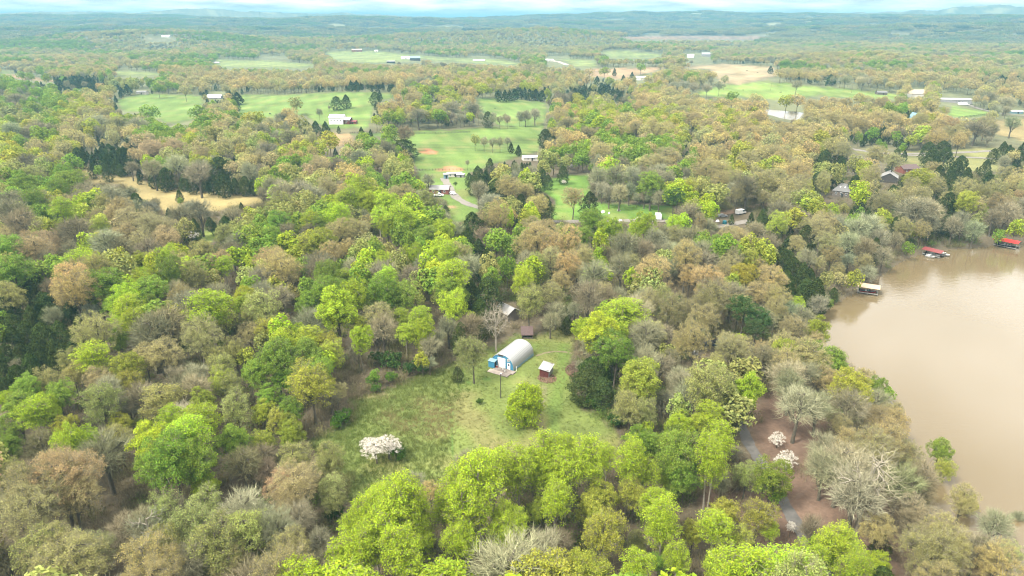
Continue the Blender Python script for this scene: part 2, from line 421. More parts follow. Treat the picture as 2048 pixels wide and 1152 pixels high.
# ------------------------------------------------------------------ ground: one polar sheet split where the kind of ground changes
EXTENT = [0.0, 0.0]
def ground_sheet():
    nr, na = 560, 620
    rr = np.concatenate([[15, 30], np.geomspace(50, 38000, nr - 2)])
    aa = np.radians(np.linspace(-56, 56, na))
    R, A = np.meshgrid(rr, aa, indexing='ij')
    X, Y = R * np.sin(A), R * np.cos(A)
    Z = hgt(X, Y)
    rough = RS.normal(0, 1, Z.shape)
    Z = Z + rough * (0.05 + 0.0006 * np.clip(R - 3600, 0, 4000))
    EXTENT[:] = [float(Z.min()), float(Z.max())]
    V = np.stack([X, Y, Z], -1).reshape(-1, 3)
    px, py, dep = project(V)
    x, y, r = V[:, 0], V[:, 1], R.ravel()
    n1 = wav(x, y, 14, 21); n2 = wav(x, y, 60, 22); n3 = wav(x, y, 260, 23, 6); n4 = wav(x, y, 900, 24, 6)
    colr = np.empty((len(V), 3))
    colr[:] = (.120, .098, .062)
    colr *= (1 + .12 * n1 + .10 * n2)[:, None]
    red = poly_dist(px, py, LITTER_RED)
    w = ss(-25, 30, red + 14 * n1)[:, None]
    colr = colr * (1 - w) + np.array((.150, .100, .070)) * (1 + .2 * n1)[:, None] * w
    mid = ss(420, 800, r)[:, None]
    colr = colr * (1 - mid) + np.array((.145, .150, .075)) * (1 + .12 * n1 + .10 * n2)[:, None] * mid
    far = ss(2200, 4200, r)[:, None]
    canopy = np.array((.16, .145, .085)) * (1 - .5 * ss(-.3, .9, n4))[:, None] + np.array((.07, .085, .05)) * (.5 * ss(-.3, .9, n4))[:, None]
    canopy = canopy * (1 + .22 * RS.normal(0, 1, len(V)))[:, None].clip(.4, 1.7)
    fieldw = (ss(.95, 1.15, n3 + .2 * n4) * ss(3500, 5000, r))[:, None]
    canopy = canopy * (1 - fieldw) + np.array((.27, .25, .13)) * fieldw
    colr = colr * (1 - far) + canopy * far
    zone = np.zeros(len(V), int)
    names = list(OPEN)
    for i, k in enumerate(names):
        nm, c, poly = OPEN[k]
        xs = [p[0] for p in poly]; ys = [p[1] for p in poly]
        sel = (px > min(xs) - 30) & (px < max(xs) + 30) & (py > min(ys) - 20) & (py < max(ys) + 20) & (y > 0)
        if not sel.any(): continue
        d = np.full(len(V), -99.); d[sel] = poly_dist(px[sel], py[sel], poly) + (1.2 * n1 + 1.0 * wav(x, y, 33, 81))[sel]
        soft = 5 if k == 'clearing' else 1.6
        w = ss(-soft, soft, d)[:, None]
        c = np.array(c) * (1 + .10 * n1 + .10 * n2 + .08 * n3)[:, None]
        dry = (ss(.3, 1.4, wav(x, y, 34, 31) + .6 * n1) * (.40 if k == 'clearing' else .33))[:, None]
        c = c * (1 - dry) + np.array((.25, .20, .085)) * dry
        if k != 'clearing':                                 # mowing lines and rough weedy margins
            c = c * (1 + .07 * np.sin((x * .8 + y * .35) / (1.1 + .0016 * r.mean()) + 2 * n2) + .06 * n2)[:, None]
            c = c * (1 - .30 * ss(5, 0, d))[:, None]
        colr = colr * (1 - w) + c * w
        if k == 'clearing':                                 # the edge of the mown part, a lush strip, a worn turn and dry turf
            for ln, half, tone, amt in (([(985, 756), (930, 766), (908, 800), (902, 850), (904, 900), (914, 945)], 2.2, (.075, .15, .03), .75), ([(1130, 690), (1124, 760), (1108, 820), (1104, 862)], 11, (.11, .18, .035), .5),
                                        ([(1086, 775), (1078, 830), (1092, 884), (1130, 884)], 8, (.20, .165, .10), .55), ([(925, 800), (950, 850), (985, 890)], 30, (.20, .165, .075), .55), ([(690, 790), (730, 795), (770, 790)], 9, (.24, .18, .10), .5),
                                        ([(1050, 690), (1090, 685), (1135, 690)], 10, (.11, .19, .035), .4), ([(1215, 850), (1190, 820), (1165, 800)], 7, (.16, .13, .08), .5)):
                dl = np.full(len(V), 1e9)
                for (ax, ay), (bx, by) in zip(ln[:-1], ln[1:]):
                    t_ = np.clip(((px - ax) * (bx - ax) + (py - ay) * (by - ay)) / ((bx - ax) ** 2 + (by - ay) ** 2), 0, 1)
                    dl = np.minimum(dl, np.hypot(px - ax - t_ * (bx - ax), (py - ay - t_ * (by - ay)) * 1.6))
                wl_ = (ss(half * 1.5, half * .5, dl + half * .25 * n1) * amt * (y > 0))[:, None]
                colr = colr * (1 - wl_) + np.array(tone) * wl_
        zone[d > 0] = i + 1
    # bare soil around the yard, the mown strip and the worn track
    idx = np.arange(nr * na).reshape(nr, na)
    q = np.stack([idx[:-1, :-1], idx[:-1, 1:], idx[1:, 1:], idx[1:, :-1]], -1).reshape(-1, 4)[:, ::-1]
    zf = np.max(zone[q], axis=1) * (np.min(zone[q], axis=1) > 0)
    m, nt, b = mat('ground_cover')
    a = new(nt, 'ShaderNodeAttribute', attribute_type='GEOMETRY', attribute_name='soil')
    g = new(nt, 'ShaderNodeNewGeometry')
    n = new(nt, 'ShaderNodeTexNoise'); n.inputs['Scale'].default_value = .9; n.inputs['Detail'].default_value = 8; n.inputs['Roughness'].default_value = .75
    mr = new(nt, 'ShaderNodeMapRange'); mr.inputs['From Min'].default_value = .3; mr.inputs['From Max'].default_value = .7; mr.inputs['To Min'].default_value = .72; mr.inputs['To Max'].default_value = 1.28
    mu = new(nt, 'ShaderNodeVectorMath', operation='SCALE')
    bp = new(nt, 'ShaderNodeBump'); bp.inputs['Strength'].default_value = .6; bp.inputs['Distance'].default_value = .3
    for s_, t_ in ((g.outputs['Position'], n.inputs['Vector']), (n.outputs['Fac'], mr.inputs['Value']), (a.outputs['Color'], mu.inputs[0]), (mr.outputs[0], mu.inputs['Scale']), (mu.outputs[0], b.inputs['Base Color']), (n.outputs['Fac'], bp.inputs['Height']), (bp.outputs[0], b.inputs['Normal'])):
        nt.links.new(s_, t_)
    b.inputs['Roughness'].default_value = 1.0; b.inputs['Specular IOR Level'].default_value = .1
    for i in range(len(names) + 1):
        f = q[zf == i]
        if not len(f): continue
        used, inv = np.unique(f, return_inverse=True)
        nm = 'ground' if i == 0 else OPEN[names[i - 1]][0]
        me = np_mesh(nm, V[used], inv.reshape(-1, 4), [m], smooth=True)
        at_ = me.attributes.new('soil', 'FLOAT_COLOR', 'POINT')
        at_.data.foreach_set('color', np.concatenate([np.clip(colr[used] * .56, .01, .8), np.ones((len(used), 1))], 1).astype(np.float32).ravel())
        tag(link(nm, me), kind='structure')
ground_sheet()

# ------------------------------------------------------------------ water
def water():
    m, nt, b = mat('muddy_lake_water')
    b.inputs['Base Color'].default_value = (.088, .067, .036, 1)
    b.inputs['Roughness'].default_value = .06
    b.inputs['IOR'].default_value = 1.40
    g = new(nt, 'ShaderNodeNewGeometry')
    mp = new(nt, 'ShaderNodeMapping'); mp.inputs['Rotation'].default_value = (0, 0, math.radians(-12)); mp.inputs['Scale'].default_value = (.55, 1.6, 1)
    n = new(nt, 'ShaderNodeTexNoise'); n.inputs['Scale'].default_value = .9; n.inputs['Detail'].default_value = 3; n.inputs['Roughness'].default_value = .5
    n2 = new(nt, 'ShaderNodeTexNoise'); n2.inputs['Scale'].default_value = .018; n2.inputs['Detail'].default_value = 2
    r2 = new(nt, 'ShaderNodeMapRange'); r2.inputs['From Min'].default_value = .4; r2.inputs['From Max'].default_value = .62; r2.inputs['To Min'].default_value = .02; r2.inputs['To Max'].default_value = .13
    bp = new(nt, 'ShaderNodeBump'); bp.inputs['Distance'].default_value = .35
    for s_, t_ in ((g.outputs['Position'], mp.inputs[0]), (mp.outputs[0], n.inputs['Vector']), (g.outputs['Position'], n2.inputs['Vector']), (n2.outputs['Fac'], r2.inputs['Value']), (r2.outputs[0], bp.inputs['Strength']), (n.outputs['Fac'], bp.inputs['Height']), (bp.outputs[0], b.inputs['Normal'])):
        nt.links.new(s_, t_)
    cx = sum(p[0] for p in LAKE) / len(LAKE); cy = sum(p[1] for p in LAKE) / len(LAKE)
    P = [(cx + (p[0] - cx) * 1.04, cy + (p[1] - cy) * 1.03, WATER_Z) for p in LAKE]
    me = bpy.data.meshes.new('lake_water')
    me.from_pydata(P[::-1], [], [tuple(range(len(P)))])
    me.materials.append(m)
    o = tag(link('lake_water', me), kind='structure')
    if me.polygons[0].normal.z < 0: me.flip_normals()
    # the small pond in the pasture
    ang = np.linspace(0, 2 * math.pi, 29)[:-1]
    wob = 1 + .10 * np.sin(3 * ang + 1) + .07 * np.sin(5 * ang)
    me2 = MB().slab([(POND[0] + 21 * k * math.cos(a), POND[1] + 40 * k * math.sin(a), POND_Z + .06) for a, k in zip(ang, wob)], .1).mesh('pond_water', m)
    tag(link('pond_water', me2), kind='structure')
water()

# ------------------------------------------------------------------ roads
def ribbon(name, pts, width, m, lift=.05, smooth=6):
    P = at([p[0] for p in pts], [p[1] for p in pts])[:, :2]
    t = np.arange(len(P)); tt = np.linspace(0, len(P) - 1, (len(P) - 1) * 14 + 1)
    c = np.stack([np.interp(tt, t, P[:, i]) for i in (0, 1)], -1)
    for _ in range(smooth):
        c[1:-1] = (c[:-2] + c[1:-1] * 2 + c[2:]) / 4
    d = np.gradient(c, axis=0); d /= np.linalg.norm(d, axis=1, keepdims=True) + 1e-9
    nrm = np.stack([-d[:, 1], d[:, 0]], -1)
    wob = 1 + .10 * np.sin(tt * 5.1) + .06 * np.sin(tt * 13.7)
    rows = []
    for k in (-1, -.5, 0, .5, 1):
        e = c + nrm * (width / 2 * k * wob)[:, None]
        rows.append(np.column_stack([e, hgt(e[:, 0], e[:, 1]) + lift]))
    V = np.stack(rows, 1).reshape(-1, 3)
    n = len(c)
    q = [(i * 5 + j, i * 5 + j + 1, i * 5 + 6 + j, i * 5 + 5 + j)[::-1] for i in range(n - 1) for j in range(4)]
    return tag(link(name, np_mesh(name, V, q, [m], smooth=True)), kind='structure')
ribbon('driveway', [(1440, 730), (1462, 790), (1481, 848), (1498, 890), (1520, 922), (1548, 972), (1575, 1018), (1600, 1062), (1622, 1100), (1660, 1165), (1720, 1300)], 2.5, M['asphalt'], .10)
ribbon('gravel_driveway', [(888, 356), (893, 366), (903, 384), (914, 397), (936, 409), (964, 417), (1010, 428), (1050, 440), (1100, 443), (1160, 443), (1250, 441), (1330, 442), (1400, 455), (1440, 453), (1500, 442)], 4.6, M['gravel'], .12)
ribbon('dirt_track', [(1400, 436), (1440, 428), (1475, 420), (1500, 415), (1560, 404)], 5.5, M['dirt'], .14)
ribbon('worn_path', [(1072, 712), (1090, 706), (1108, 703), (1130, 704), (1145, 707)], .8, M['worn'], .05)
ribbon('country_road', [(1690, 296), (1740, 304), (1790, 308), (1860, 307), (1930, 305), (1985, 302)], 6.0, M['gravel'], .15)
ribbon('side_road', [(1740, 304), (1800, 310), (1880, 313), (1960, 316), (1995, 318)], 4.5, M['gravel'], .15)
ribbon('farm_road', [(1900, 205), (1940, 210), (1990, 226), (2050, 232)], 7.0, M['gravel'], .2)
ribbon('valley_road', [(1092, 118), (1104, 120), (1118, 124), (1134, 130)], 9.0, M['pale_concrete'], .3)
ribbon('lane', [(1346, 270), (1358, 275), (1372, 285), (1374, 300)], 4.5, M['gravel'], .15)

# ------------------------------------------------------------------ plants: branch skeletons grown towards crown points
def kmeans(p, k, rng):
    c = p[rng.choice(len(p), k, replace=False)].copy()
    for _ in range(5):
        l = np.argmin(((p[:, None] - c[None]) ** 2).sum(-1), 1)
        for j in range(k):
            if (l == j).any(): c[j] = p[l == j].mean(0)
    return l
def skeleton(tips, base_h, rng, limbs=7, r_tip=.018, trunk_top=None):
    """segments (a, b, ra, rb) of a tree whose limbs leave the trunk and split until each reaches its crown point"""
    segs = []
    ex = .48
    n = len(tips)
    zt = tips[:, 2].max()
    top = trunk_top or zt * .86
    lab = kmeans(tips, min(limbs, n), rng)
    groups = [tips[lab == j] for j in range(limbs) if (lab == j).any()]
    order = sorted(groups, key=lambda g: g.mean(0)[2])
    left = n
    pos = np.array([0, 0, -.4]); lean = rng.normal(0, .035, 2)
    def grow(p, pts, depth):
        m = len(pts)
        r0 = r_tip * m ** ex
        if m == 1:
            e = pts[0]
            segs.append((p, e, r0, r_tip * .5, 1)); return
        c = pts.mean(0)
        f = rng.uniform(.32, .5) if depth < 6 else .6
        e = p + (c - p) * f + rng.normal(0, .05, 3) * np.linalg.norm(c - p)
        e[2] += .04 * np.linalg.norm(c - p)
        segs.append((p, e, r0, r_tip * (m * .8) ** ex, m))
        if depth > 16:
            for t in pts: grow(e, t[None], depth + 1)
            return
        k = 2 if m < 9 or rng.random() < .6 else 3
        if m == 2:
            grow(e, pts[:1], depth + 1); grow(e, pts[1:], depth + 1); return
        l = kmeans(pts, k, rng)
        for j in range(k):
            if (l == j).any(): grow(e, pts[l == j], depth + 1)
    hs = np.linspace(base_h, top, len(order))
    for h, g in zip(hs, order):
        e = np.array([lean[0] * h + rng.normal(0, .05), lean[1] * h + rng.normal(0, .05), h])
        segs.append((pos, e, r_tip * left ** ex * 1.15 * (1.25 if pos[2] < 0 else 1), r_tip * left ** ex * 1.05, left + 1000))
        grow(e, g, 0)
        left = max(left - len(g), 1)
        pos = e
    return segs
def tubes(segs, sides, cap=.27):
    """vertices and quads of many tapered tubes at once"""
    if not segs: return np.zeros((0, 3)), np.zeros((0, 4), int)
    a = np.array([s[0] for s in segs]); b = np.array([s[1] for s in segs]); ra = np.array([s[2] for s in segs]); rb = np.array([s[3] for s in segs])
    ra = np.where(ra > .15, .15 + (ra - .15) * .45, ra); rb = np.where(rb > .15, .15 + (rb - .15) * .45, rb)
    d = b - a; d /= np.linalg.norm(d, axis=1, keepdims=True) + 1e-9
    h = np.where(np.abs(d[:, 2:3]) > .9, np.array([[1., 0, 0]]), np.array([[0, 0, 1.]]))
    u = np.cross(d, h); u /= np.linalg.norm(u, axis=1, keepdims=True) + 1e-9
    w = np.cross(d, u)
    t = np.arange(sides) * 2 * np.pi / sides
    ring = np.cos(t)[None, :, None] * u[:, None] + np.sin(t)[None, :, None] * w[:, None]
    va = a[:, None] + ring * ra[:, None, None]; vb = b[:, None] + ring * rb[:, None, None]
    V = np.concatenate([va, vb], 1).reshape(-1, 3)
    o = (np.arange(len(segs)) * 2 * sides)[:, None]
    i = np.arange(sides)[None]
    q = np.stack([o + i, o + (i + 1) % sides, o + sides + (i + 1) % sides, o + sides + i], -1).reshape(-1, 4)
    return V, q
def blades(c, axis, size, rng, aspect=.62, flatten=.35):
    """leaf-sized rhombic faces around points c; axis leans their normals outward"""
    n = len(c)
    nrm = rng.normal(0, 1, (n, 3)) + axis * 1.1 + np.array([0, 0, flatten])
    nrm /= np.linalg.norm(nrm, axis=1, keepdims=True) + 1e-9
    u = np.cross(nrm, rng.normal(0, 1, (n, 3))); u /= np.linalg.norm(u, axis=1, keepdims=True) + 1e-9
    v = np.cross(nrm, u)
    s = (size * rng.uniform(.55, 1.25, n))[:, None]
    V = np.stack([c + u * s, c + v * s * aspect + nrm * s * .12, c - u * s, c - v * s * aspect + nrm * s * .12], 1).reshape(-1, 3)
    return V, np.arange(n * 4).reshape(-1, 4)
def twigs(p, d, ln, wd, rng):
    """fine twigs, one long thin triangle each"""
    n = len(p)
    d = d / (np.linalg.norm(d, axis=1, keepdims=True) + 1e-9)
    u = np.cross(d, rng.normal(0, 1, (n, 3))); u /= np.linalg.norm(u, axis=1, keepdims=True) + 1e-9
    l = (ln * rng.uniform(.5, 1.2, n))[:, None]
    V = np.stack([p - u * wd / 2, p + u * wd / 2, p + d * l], 1).reshape(-1, 3)
    return V, np.arange(n * 3).reshape(-1, 3)
def crown_points(n, H, W, z0, rng, lobes=9, shape='round', fill=.45):
    """points over the outer part of a crown built of several rounded masses"""
    cz = (H + z0) / 2; rz = (H - z0) / 2
    out = []
    L_ = []
    for i in range(lobes):
        a = i * 2.399 + rng.uniform(-.4, .4)
        t = (i + .5) / lobes
        zz = 1 - 2 * t * .86
        rad = math.sqrt(max(0, 1 - zz * zz))
        if shape == 'tall': rad *= .85
        if shape == 'vase': rad *= .7 + .45 * (zz + 1) / 2
        k = .58 * rng.uniform(.8, 1.15)
        L_.append((np.array([math.cos(a) * rad * k * W / 2, math.sin(a) * rad * k * W / 2, cz + zz * .58 * rz]), rng.uniform(.28, .58)))
    w = np.array([l[1] for l in L_]) ** 2
    w /= w.sum()
    while len(out) < n:
        c, s = L_[rng.choice(len(L_), p=w)]
        v = rng.normal(0, 1, 3); v /= np.linalg.norm(v)
        if v[2] < -.35 and rng.random() < .75: continue
        k = rng.uniform(fill, 1) ** .6
        p = c + v * k * s * np.array([W / 2, W / 2, rz * 1.0])
        if p[2] < max(z0 * .8, .25): continue
        out.append(p)
    return np.array(out)
PROTO = {}                # kind -> list of dict(trunk, crown, H, W)
FAR = {}                  # kind -> list of (object, H, W) single mesh, for the wood seen as one mass
def store(kind, trunk, crown, H, W):
    PROTO.setdefault(kind, []).append(dict(trunk=trunk, crown=crown, H=H, W=W))
def broadleaf(kind, seed, H=18., W=11., z0=5., tips=300, leaves=13, size=.30, spread=.75, shape='round', lobes=9, twig=3, bark='bark', limb_cut=14, tw_w=.035, limbs=7, fill=.45, r_tip=.018, tw_l=1.5):
    rng = np.random.RandomState(seed)
    T = crown_points(tips, H, W, z0, rng, lobes, shape, fill)
    W = 2 * np.percentile(np.hypot(T[:, 0], T[:, 1]), 96) + spread
    H = T[:, 2].max() + spread * .5
    S = skeleton(T, max(z0 * rng.uniform(.75, 1.0), .6), rng, limbs, r_tip)
    big = [s for s in S if s[4] >= limb_cut]; small = [s for s in S if s[4] < limb_cut]
    v1, q1 = tubes([s for s in big if s[4] > 1000], 7); v2, q2 = tubes([s for s in big if s[4] <= 1000], 5)
    trunk = np_mesh('trunk', np.concatenate([v1, v2]), np.concatenate([q1, q2 + len(v1)]), [M[bark]], smooth=True)
    vs, qs, ts, mi = [], [], [], []
    off = 0
    v, q = tubes(small, 3)
    vs.append(v); qs.append(q); mi_q = [np.full(len(q), 0 if leaves else 0)]; off += len(v)
    cen = np.array([0, 0, (H + z0) * .48])
    if leaves:
        k = np.repeat(T, leaves, 0)
        g = rng.normal(0, 1, k.shape); g /= np.linalg.norm(g, axis=1, keepdims=True)
        c = k + g * (spread * rng.uniform(.15, 1, len(k)) ** .6)[:, None] * np.array([1, 1, .75])
        ax = c - cen; ax /= np.linalg.norm(ax, axis=1, keepdims=True) + 1e-9
        v, q = blades(c, ax, size, rng)
        vs.append(v); qs.append(q + off); mi_q.append(np.full(len(q), 1)); off += len(v)
    mi_t = []
    if twig:
        k = np.repeat(T, twig, 0)
        ax = k - cen; ax /= np.linalg.norm(ax, axis=1, keepdims=True) + 1e-9
        k2 = k - ax * rng.uniform(0, .9, (len(k), 1)) + rng.normal(0, .12, k.shape)
        d = ax + rng.normal(0, .55, k.shape) + np.array([0, 0, .35])
        v, t = twigs(k2, d, tw_l, tw_w, rng)
        vs.append(v); ts.append(t + off); mi_t.append(np.full(len(t), 0)); off += len(v)
    wood = M['twig'] if not leaves else M['fine_twigs']
    crown = np_mesh('crown', np.concatenate(vs), np.concatenate(qs), [wood, M['leaf']], np.concatenate(mi_q + mi_t), np.concatenate(ts) if ts else None)
    store(kind, trunk, crown, H, W)
def conifer(kind, seed, H=11., W=6., n=2600, size=.30, lobed=.3, rnd=.0):
    rng = np.random.RandomState(seed)
    ph = rng.uniform(0, 6.28, 8)
    t = rng.uniform(0, 1, n) ** .8
    a = rng.uniform(0, 6.28, n)
    prof = np.minimum((1 - t) ** .62 * 1.15, .5 + t * 2.0).clip(0, 1) * (1 - rnd) + rnd * np.sqrt(np.clip(1 - (2 * t - .9) ** 2 / 1.21, 0, 1))
    lump = 1 + lobed * (np.sin(a * 3 + t * 9 + ph[0]) * .5 + np.sin(a * 5 - t * 17 + ph[1]) * .35 + np.sin(a * 2 + t * 29 + ph[2]) * .4)
    r = W / 2 * prof * lump * rng.uniform(.55, 1, n) ** .4
    z = H * (.05 + .95 * t) - r * .12 + rng.normal(0, .12, n)
    c = np.stack([np.cos(a) * r, np.sin(a) * r, z], -1)
    ax = np.stack([np.cos(a), np.sin(a), np.full(n, .5)], -1)
    v, q = blades(c, ax, size, rng, .5, .2)
    tr = [(np.array([0, 0, -.3]), np.array([.05, 0, H * .5]), W * .035, W * .022, 1), (np.array([.05, 0, H * .5]), np.array([0, .05, H * .93]), W * .022, .02, 1)]
    for i in range(14):
        h = H * rng.uniform(.1, .8); b = rng.uniform(0, 6.28); rr = W / 2 * .6 * (1 - h / H)
        tr.append((np.array([0, 0, h]), np.array([math.cos(b) * rr, math.sin(b) * rr, h + rr * .5]), .05, .015, 1))
    vt, qt = tubes(tr, 6)
    store(kind, np_mesh('trunk', vt, qt, [M['bark']], smooth=True), np_mesh('crown', v, q, [M['needle']]), H, W * .96)
def pine(kind, seed, H=20., W=9.):
    rng = np.random.RandomState(seed)
    T = crown_points(150, H, W, H * .48, rng, 11, 'round', .5)
    S = skeleton(T, H * .5, rng, 9)
    big = [s for s in S if s[4] >= 5]; small = [s for s in S if s[4] < 5]
    v1, q1 = tubes(big, 6)
    k = np.repeat(T, 34, 0)
    g = rng.normal(0, 1, k.shape); g /= np.linalg.norm(g, axis=1, keepdims=True)
    c = k + g * rng.uniform(.2, .95, (len(k), 1)) * np.array([1, 1, .6])
    v, q = blades(c, g, .24, rng, .3, .5)
    v2, q2 = tubes(small, 3)
    store(kind, np_mesh('trunk', v1, q1, [M['bark']], smooth=True), np_mesh('crown', np.concatenate([v, v2]), np.concatenate([q, q2 + len(v)]), [M['needle'], M['bark']], np.concatenate([np.zeros(len(q)), np.ones(len(q2))])), H, W)
def shrub(kind, seed, H=3.2, W=4.5, tips=110, leaves=16, size=.20):
    broadleaf(kind, seed, H, W, .5, tips, leaves, size, .42, 'round', 7, 2, limb_cut=8, limbs=6, fill=.5)

for s_ in range(4): broadleaf('leafy', 100 + s_, 18, 11.5, 4.0 + .5 * s_, 340, 34, .185, .85, 'round', 9 + s_, 4)
for s_ in range(3): broadleaf('tulip', 120 + s_, 24, 9.5, 6.5, 400, 22, .165, .84, 'tall', 16, 4, 'pale_bark')
for s_ in range(3): broadleaf('sparse', 140 + s_, 17, 10.5, 4.0, 380, 26, .150, .80, 'vase', 11, 7)
for s_ in range(4): broadleaf('budding', 160 + s_, 18, 12, 5.0, 480, 32, .105, .66, ['round', 'vase'][s_ % 2], 11, 6, tw_w=.045)
for s_ in range(4): broadleaf('bare', 180 + s_, 17, 11, 4.5, 560, 0, 0, .3, ['vase', 'round'][s_ % 2], 11, 7, limb_cut=10, tw_w=.055, fill=.15, r_tip=.030, tw_l=2.1)
for s_ in range(2): broadleaf('bare_pale', 190 + s_, 18, 12, 3.5, 320, 0, 0, .3, 'vase', 9, 4, 'pale_bark', limb_cut=3, tw_w=.045, fill=.15, r_tip=.034, tw_l=2.0)
for s_ in range(5): conifer('cedar', 200 + s_, 11, 6.2 + .5 * (s_ % 3), 4600, .21, .22 + .06 * s_, (.0, .5, .25, .7, .4)[s_])
for s_ in range(2): conifer('roundcedar', 210 + s_, 9, 8.4, 6500, .21, .3, .95)
for s_ in range(2): pine('pine', 220 + s_)
for s_ in range(2): broadleaf('dogwood', 230 + s_, 7, 7.5, 2.2, 210, 15, .15, .5, 'round', 11, 4, limb_cut=8)
for s_ in range(3): shrub('shrub', 240 + s_)
broadleaf('lowround', 260, 10, 9.5, -1.4, 520, 30, .17, .75, 'round', 13, 3, limbs=9)
# light versions for the wood seen as one mass
def far_tree(kind, seed, H, W, n, size, mat_, z0, twigs_n=0):
    rng = np.random.RandomState(seed)
    if kind == 'cedar':
        t = rng.uniform(0, 1, n) ** .8; a = rng.uniform(0, 6.28, n)
        r = W / 2 * np.minimum((1 - t) ** .75 * 1.25, .45 + t * 2.2).clip(0, 1) * rng.uniform(.6, 1, n)
        c = np.stack([np.cos(a) * r, np.sin(a) * r, H * (.05 + .95 * t)], -1)
    else:
        c = crown_points(n, H, W, z0, rng, 8, 'round', .55)
    ax = c - np.array([0, 0, (H + z0) * .45]); ax /= np.linalg.norm(ax, axis=1, keepdims=True) + 1e-9
    v, q = blades(c, ax, size, rng, .7, .4)
    tr = [(np.array([0, 0, -.5]), np.array([.1, 0, H * .55]), .24, .16, 1)]
    for i in range(7):
        b = rng.uniform(0, 6.28); h = H * rng.uniform(.3, .55)
        tr.append((np.array([0, 0, h]), np.array([math.cos(b) * W * .33, math.sin(b) * W * .33, H * rng.uniform(.6, .9)]), .11, .03, 1))
    vt, qt = tubes(tr, 4)
    vs = [v, vt]; off = len(v) + len(vt); ts = None; mi = np.concatenate([np.zeros(len(q)), np.ones(len(qt))])
    if twigs_n:
        k = crown_points(twigs_n, H, W, z0, rng, 8, 'vase', .2)
        a2 = k - np.array([0, 0, H * .45]); a2 /= np.linalg.norm(a2, axis=1, keepdims=True)
        tv, ts = twigs(k - a2 * .8, a2 + rng.normal(0, .4, k.shape) + np.array([0, 0, .5]), 2.2, .13, rng)
        vs.append(tv); ts = ts + off; mi = np.concatenate([mi, np.full(len(ts), 2)])
    me = np_mesh('far_tree', np.concatenate(vs), np.concatenate([q, qt + len(v)]), [M[mat_], M['bark'], M['twig' if kind == 'bare' else 'fine_twigs']], mi, ts)
    FAR.setdefault(kind, []).append((bpy.data.objects.new('far_tree', me), H, W))
for s_ in range(3): far_tree('leafy', 300 + s_, 18, 11.5, 900, .52, 'leaf', 4.5)
for s_ in range(3): far_tree('budding', 310 + s_, 18, 12, 800, .42, 'leaf', 6, 350)
for s_ in range(3): far_tree('bare', 320 + s_, 17, 11, 60, .2, 'twig', 4.5, 1300)
for s_ in range(2): far_tree('cedar', 330 + s_, 11, 6.2, 520, .5, 'needle', 0)
def far_clump(seed):
    """a patch of distant canopy: many rounded crowns over 50 m"""
    rng = np.random.RandomState(seed)
    V, Q = [], []; off = 0
    for i in range(22):
        cx, cy = rng.uniform(-26, 26, 2); r = rng.uniform(4.5, 8); h = rng.uniform(12, 19)
        c = crown_points(70, h, r * 2, h * .25, rng, 5, 'round', .7) + np.array([cx, cy, 0])
        ax = c - np.array([cx, cy, h * .5]); ax /= np.linalg.norm(ax, axis=1, keepdims=True)
        v, q = blades(c, ax, 1.5, rng, .8, .3)
        V.append(v); Q.append(q + off); off += len(v)
    me = np_mesh('far_clump', np.concatenate(V), np.concatenate(Q), [M['leaf']])
    FAR.setdefault('clump', []).append((bpy.data.objects.new('far_clump', me), 17, 50))
for s_ in range(3): far_clump(340 + s_)
def brush_proto(seed, n, h, spread, leaf=0):
    rng = np.random.RandomState(seed)
    p = np.column_stack([rng.normal(0, spread * .35, (n, 2)), np.zeros(n)])
    d = np.column_stack([rng.normal(0, .45, (n, 2)), np.ones(n)])
    v, t = twigs(p, d, h, .045, rng)
    p2 = p + d * rng.uniform(.25, .7, (n, 1)) * h * .7
    v2, t2 = twigs(p2, d + rng.normal(0, .7, (n, 3)), h * .5, .03, rng)
    vs = [v, v2]; q = None; mi = np.zeros(len(t) + len(t2))
    if leaf:
        c = np.column_stack([rng.normal(0, spread * .4, (leaf, 2)), rng.uniform(.1, 1, leaf) * h])
        lv, q = blades(c, np.zeros((leaf, 3)), .16, rng)
        q = q + len(v) + len(v2); vs.append(lv); mi = np.concatenate([np.ones(len(q)), mi])
    return bpy.data.objects.new('brush', np_mesh('brush', np.concatenate(vs), q, [M['twig'], M['leaf']], mi, np.concatenate([t, t2 + len(v)])))
BRUSH = [brush_proto(400, 70, 2.4, 2.2), brush_proto(401, 60, 3.2, 2.0, 60), brush_proto(402, 60, 1.6, 2.4, 150)]
def tuft_proto(seed, n=16, h=.42, spread=.55):
    rng = np.random.RandomState(seed)
    p = np.column_stack([rng.normal(0, spread * .5, (n, 2)), np.full(n, -.03)])
    d = np.column_stack([rng.normal(.25, .5, (n, 2)), np.ones(n)])
    v, t = twigs(p, d, h, .07, rng)
    return bpy.data.objects.new('tuft', np_mesh('tuft', v, None, [M['grass']], None, t))
TUFT = [tuft_proto(410), tuft_proto(411), tuft_proto(412, 12, .6, .5)]

